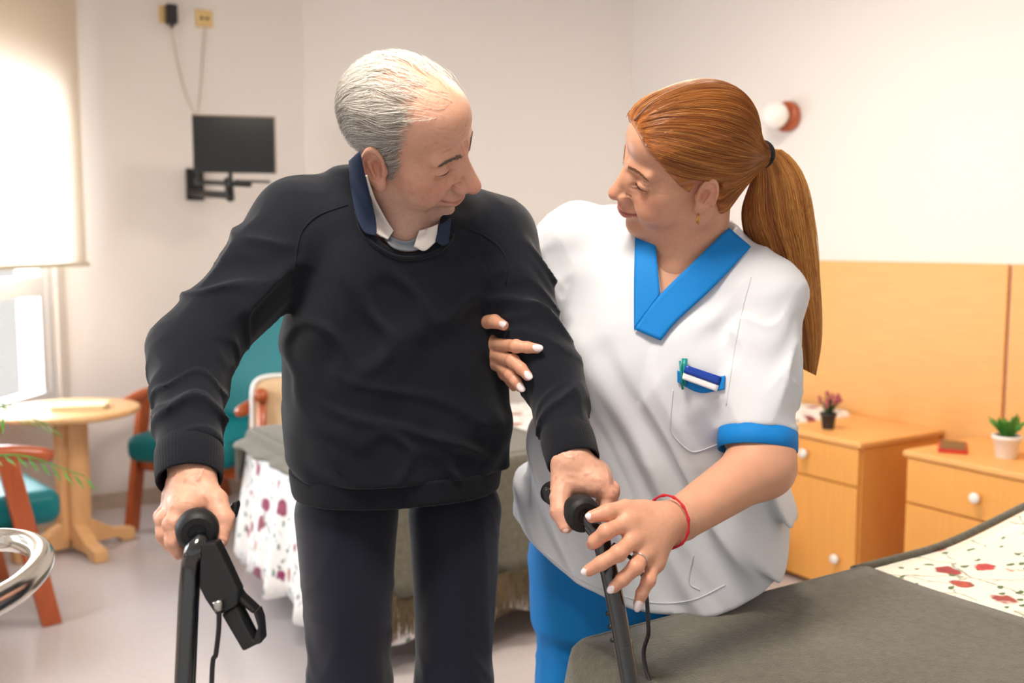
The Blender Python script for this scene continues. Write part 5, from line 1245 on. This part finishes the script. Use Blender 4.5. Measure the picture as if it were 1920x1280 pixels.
# earring, ring, bracelet: worn things
M_gold = material('gold', srgb(212, 160, 70), .2, metal=1.); M_silver = material('silver', srgb(205, 200, 195), .2, metal=1.); M_redcord = material('red_cord', srgb(196, 22, 40), .7)
lob = P(1309, 403, float(((HW.wld((.002, .079, -.034)) - _O) @ _F)) - .006)
er = thing('earring', 'small gold hoop earring in the ear under the red hair', 'earring', lob); V, F = tube_vf([lob + np.array([.0006 * math.cos(a), -.006 * math.cos(a), -.006 + .0075 * math.sin(a)]) for a in np.linspace(0, 2 * math.pi, 24, endpoint=False)], .0010, 8, closed=True, up=(1., .1, .05)); own(mesh('hoop', V, F, M_gold, None, True), er)
def ringat(a, b, t, r, tr, name, label, cat, mat, flat=1., knots=0):
    c = np.array(a) + (np.array(b) - np.array(a)) * t; ax = (np.array(b) - np.array(a)); ax /= np.linalg.norm(ax); e1 = np.cross(ax, [0, 1, .1]); e1 /= np.linalg.norm(e1); e2 = np.cross(ax, e1)
    root = thing(name, label, cat, c); K = 72; pts = [c + (math.cos(x) * e1 + math.sin(x) * e2) * r * (1 + (flat - 1) * math.sin(x) ** 2) for x in np.linspace(0, 2 * math.pi, K, endpoint=False)]
    rad = [tr * (1 + (.5 if knots and q % (K // knots) < 2 else 0)) for q in range(K)]
    V, F = tube_vf(pts, rad, 8, closed=True, up=tuple(ax)); own(mesh('band', V, F, mat, None, True), root); return root
ringat(handLW.f[2][0], handLW.f[2][1], .55, .0116, .0011, 'finger_ring', 'thin silver ring on the hand holding the walker post', 'ring', M_silver)
ringat(handLW.w, handLW.fo, .12, .0375, .0016, 'bracelet', 'red knotted cord bracelet around the bare wrist', 'bracelet', M_redcord, 1.0, 12)
# ------------------------------------------------------------------ the wheeled walker
wk = thing('wheeled_walker', 'black tubular wheeled walker with brake levers held by two people', 'walker', (-.15, 1.2, 0))
M_rubber = material('black_rubber_grip', srgb(24, 25, 27), .55, spec=.35); M_ferr = material('brushed_steel', srgb(190, 190, 186), .3, metal=1.)
back = np.array([-.30, .954, 0.]); back /= np.linalg.norm(back); side = np.array([.954, .30, 0])
def prism(name, poly, d0, d1, mat, parent=None, bev=.003):
    bm = bmesh.new(); dm = (d0 + d1) / 2; off = _F * (d1 - d0)
    a = [bm.verts.new(P(x, y, d0)) for x, y in poly]; b = [bm.verts.new(P(x, y, d0) + off) for x, y in poly]
    bm.faces.new(a); bm.faces.new(b[::-1])
    for i in range(len(poly)): j = (i + 1) % len(poly); bm.faces.new([a[i], b[i], b[j], a[j]])
    o = bm_obj(name, bm, mat, None, False, bev); own(o, wk)
    if parent is not None: o.parent = parent; o.matrix_parent_inverse = parent.matrix_world.inverted() if False else Matrix.Translation(-Vector(wk.location))
    return o
def grip(g0, ln):
    prof = [(0.002, .0005), (.002, .0105), (.0, .0115), (.0, .0195), (.0035, .0235), (.008, .0255), (.022, .0270), (.030, .0255), (.036, .0205), (.042, .0175), (.07, .0165), (.10, .0170), (ln - .006, .0178), (ln, .0150), (ln + .001, .001)]
    V, F = lathe_vf([(r, s) for s, r in prof], 32); e1 = side; e2 = np.cross(back, e1); V = [tuple(g0 + e1 * x + e2 * y + back * z) for x, y, z in V]
    o = own(mesh('hand_grip', V, F, M_rubber, None, True), wk); e_ = o.modifiers.new('split', 'EDGE_SPLIT'); e_.split_angle = .6
G_R = P(370, 1000, 1.235); G_L = P(1098, 968, 1.405)
grip(G_R, .15); grip(G_L, .15)
def post(pts, r):
    e = pts[-1] - pts[-2]; e = e / abs(e[2]); last = pts[-1] + e * (pts[-1][2] - .17); own(tube('post', catmull(list(pts) + [last], 10), r, M_blackpaint, None, 22), wk); return last
fR = post([G_R + back * .03, P(370, 1004, 1.236) + np.array([0, .008, -.006]), P(366, 1032, 1.230), P(359, 1060, 1.234), P(354, 1120, 1.232), P(347, 1280, 1.225)], .0128)
fL = post([G_L + back * .03, G_L + back * .012 + np.array([.006, 0, -.008]), P(1124, 1004, 1.402), P(1134, 1038, 1.398), P(1149, 1104, 1.385), P(1170, 1215, 1.36), P(1181, 1278, 1.345)], .0128)
# brake housing, lever and cable on the image-left side
prism('brake_housing', [(374, 1020), (402, 1016), (420, 1052), (446, 1108), (444, 1136), (406, 1156), (384, 1124), (374, 1104)], 1.222, 1.250, M_black)
prism('brake_lever', [(418, 1052), (430, 1072), (436, 1096), (452, 1120), (480, 1146), (474, 1152), (444, 1128), (430, 1108)], 1.236, 1.262, M_black)
prism('brake_lever', [(414, 1152), (442, 1136), (474, 1198), (486, 1206), (455, 1222)], 1.226, 1.256, M_black)
prism('brake_lever', [(474, 1148), (480, 1146), (487, 1166), (490, 1206), (470, 1212), (478, 1190), (483, 1176)], 1.228, 1.258, M_black)
q = [P(407, 1126, 1.216), P(409, 1134, 1.216), P(411, 1144, 1.216)]; own(tube('cable_ferrule', q, [.0062, .0056, .0050], M_ferr, None, 14), wk)
own(tube('brake_cable', catmull([P(411, 1143, 1.216), P(410, 1180, 1.216), P(405, 1225, 1.218), P(397, 1280, 1.222), fR + np.array([.06, .02, .35])], 8), .0031, M_black, None, 10), wk)
prism('brake_lever', [(424, 962), (434, 942), (443, 940), (444, 950), (438, 972), (428, 982)], 1.34, 1.36, M_black)
# lever end behind the other grip, cable
prism('brake_lever', [(1017, 922), (1024, 914), (1050, 930), (1085, 968), (1078, 978), (1034, 950), (1020, 938)], 1.440, 1.462, M_black)
own(tube('brake_cable', catmull([P(1150, 1020, 1.41), P(1196, 1060, 1.425), P(1211, 1110, 1.425), P(1216, 1180, 1.42), P(1221, 1280, 1.415), fL + np.array([.05, .03, .35])], 8), .0031, M_black, None, 10), wk)
for (x, y, d) in ((1159, 1150, 1.376), (1163, 1175, 1.371), (1167, 1200, 1.366)): own(tube('adjuster_pin', [P(x - 18, y, d), P(x - 19, y, d - .001), P(x - 20.5, y, d - .002)], .0035, M_black, None, 8), wk)
# lower frame and wheels, below the picture
for s_, f_ in ((-1, fR), (1, fL)):
    b_ = f_ + back * .42 + np.array([0, 0, 0]); own(tube('side_rail', [f_ + np.array([0, 0, .22]), (f_ + b_) / 2 + np.array([0, 0, .12]), b_ + np.array([0, 0, -.02])], .011, M_blackpaint, None, 14), wk)
    for c in (f_, b_):
        c = np.array([c[0], c[1], .095]); V, F = tube_vf([c + .075 * (math.cos(a) * back + math.sin(a) * np.array([0, 0, 1.])) for a in np.linspace(0, 2 * math.pi, 32, endpoint=False)], .019, 12, closed=True, up=tuple(side)); own(mesh('wheel', V, F, M_rubber, None, True), wk)
        own(tube('hub', [c - side * .02, c, c + side * .02], .022, M_greyp, None, 16), wk); own(tube('fork', [c, c + np.array([0, 0, .06]), np.array([c[0], c[1], .19])], .010, M_blackpaint, None, 10), wk)
own(tube('cross_bar', [fR + np.array([0, 0, .25]), (fR + fL) / 2 + np.array([0, 0, .25]), fL + np.array([0, 0, .25])], .011, M_blackpaint, None, 14), wk)
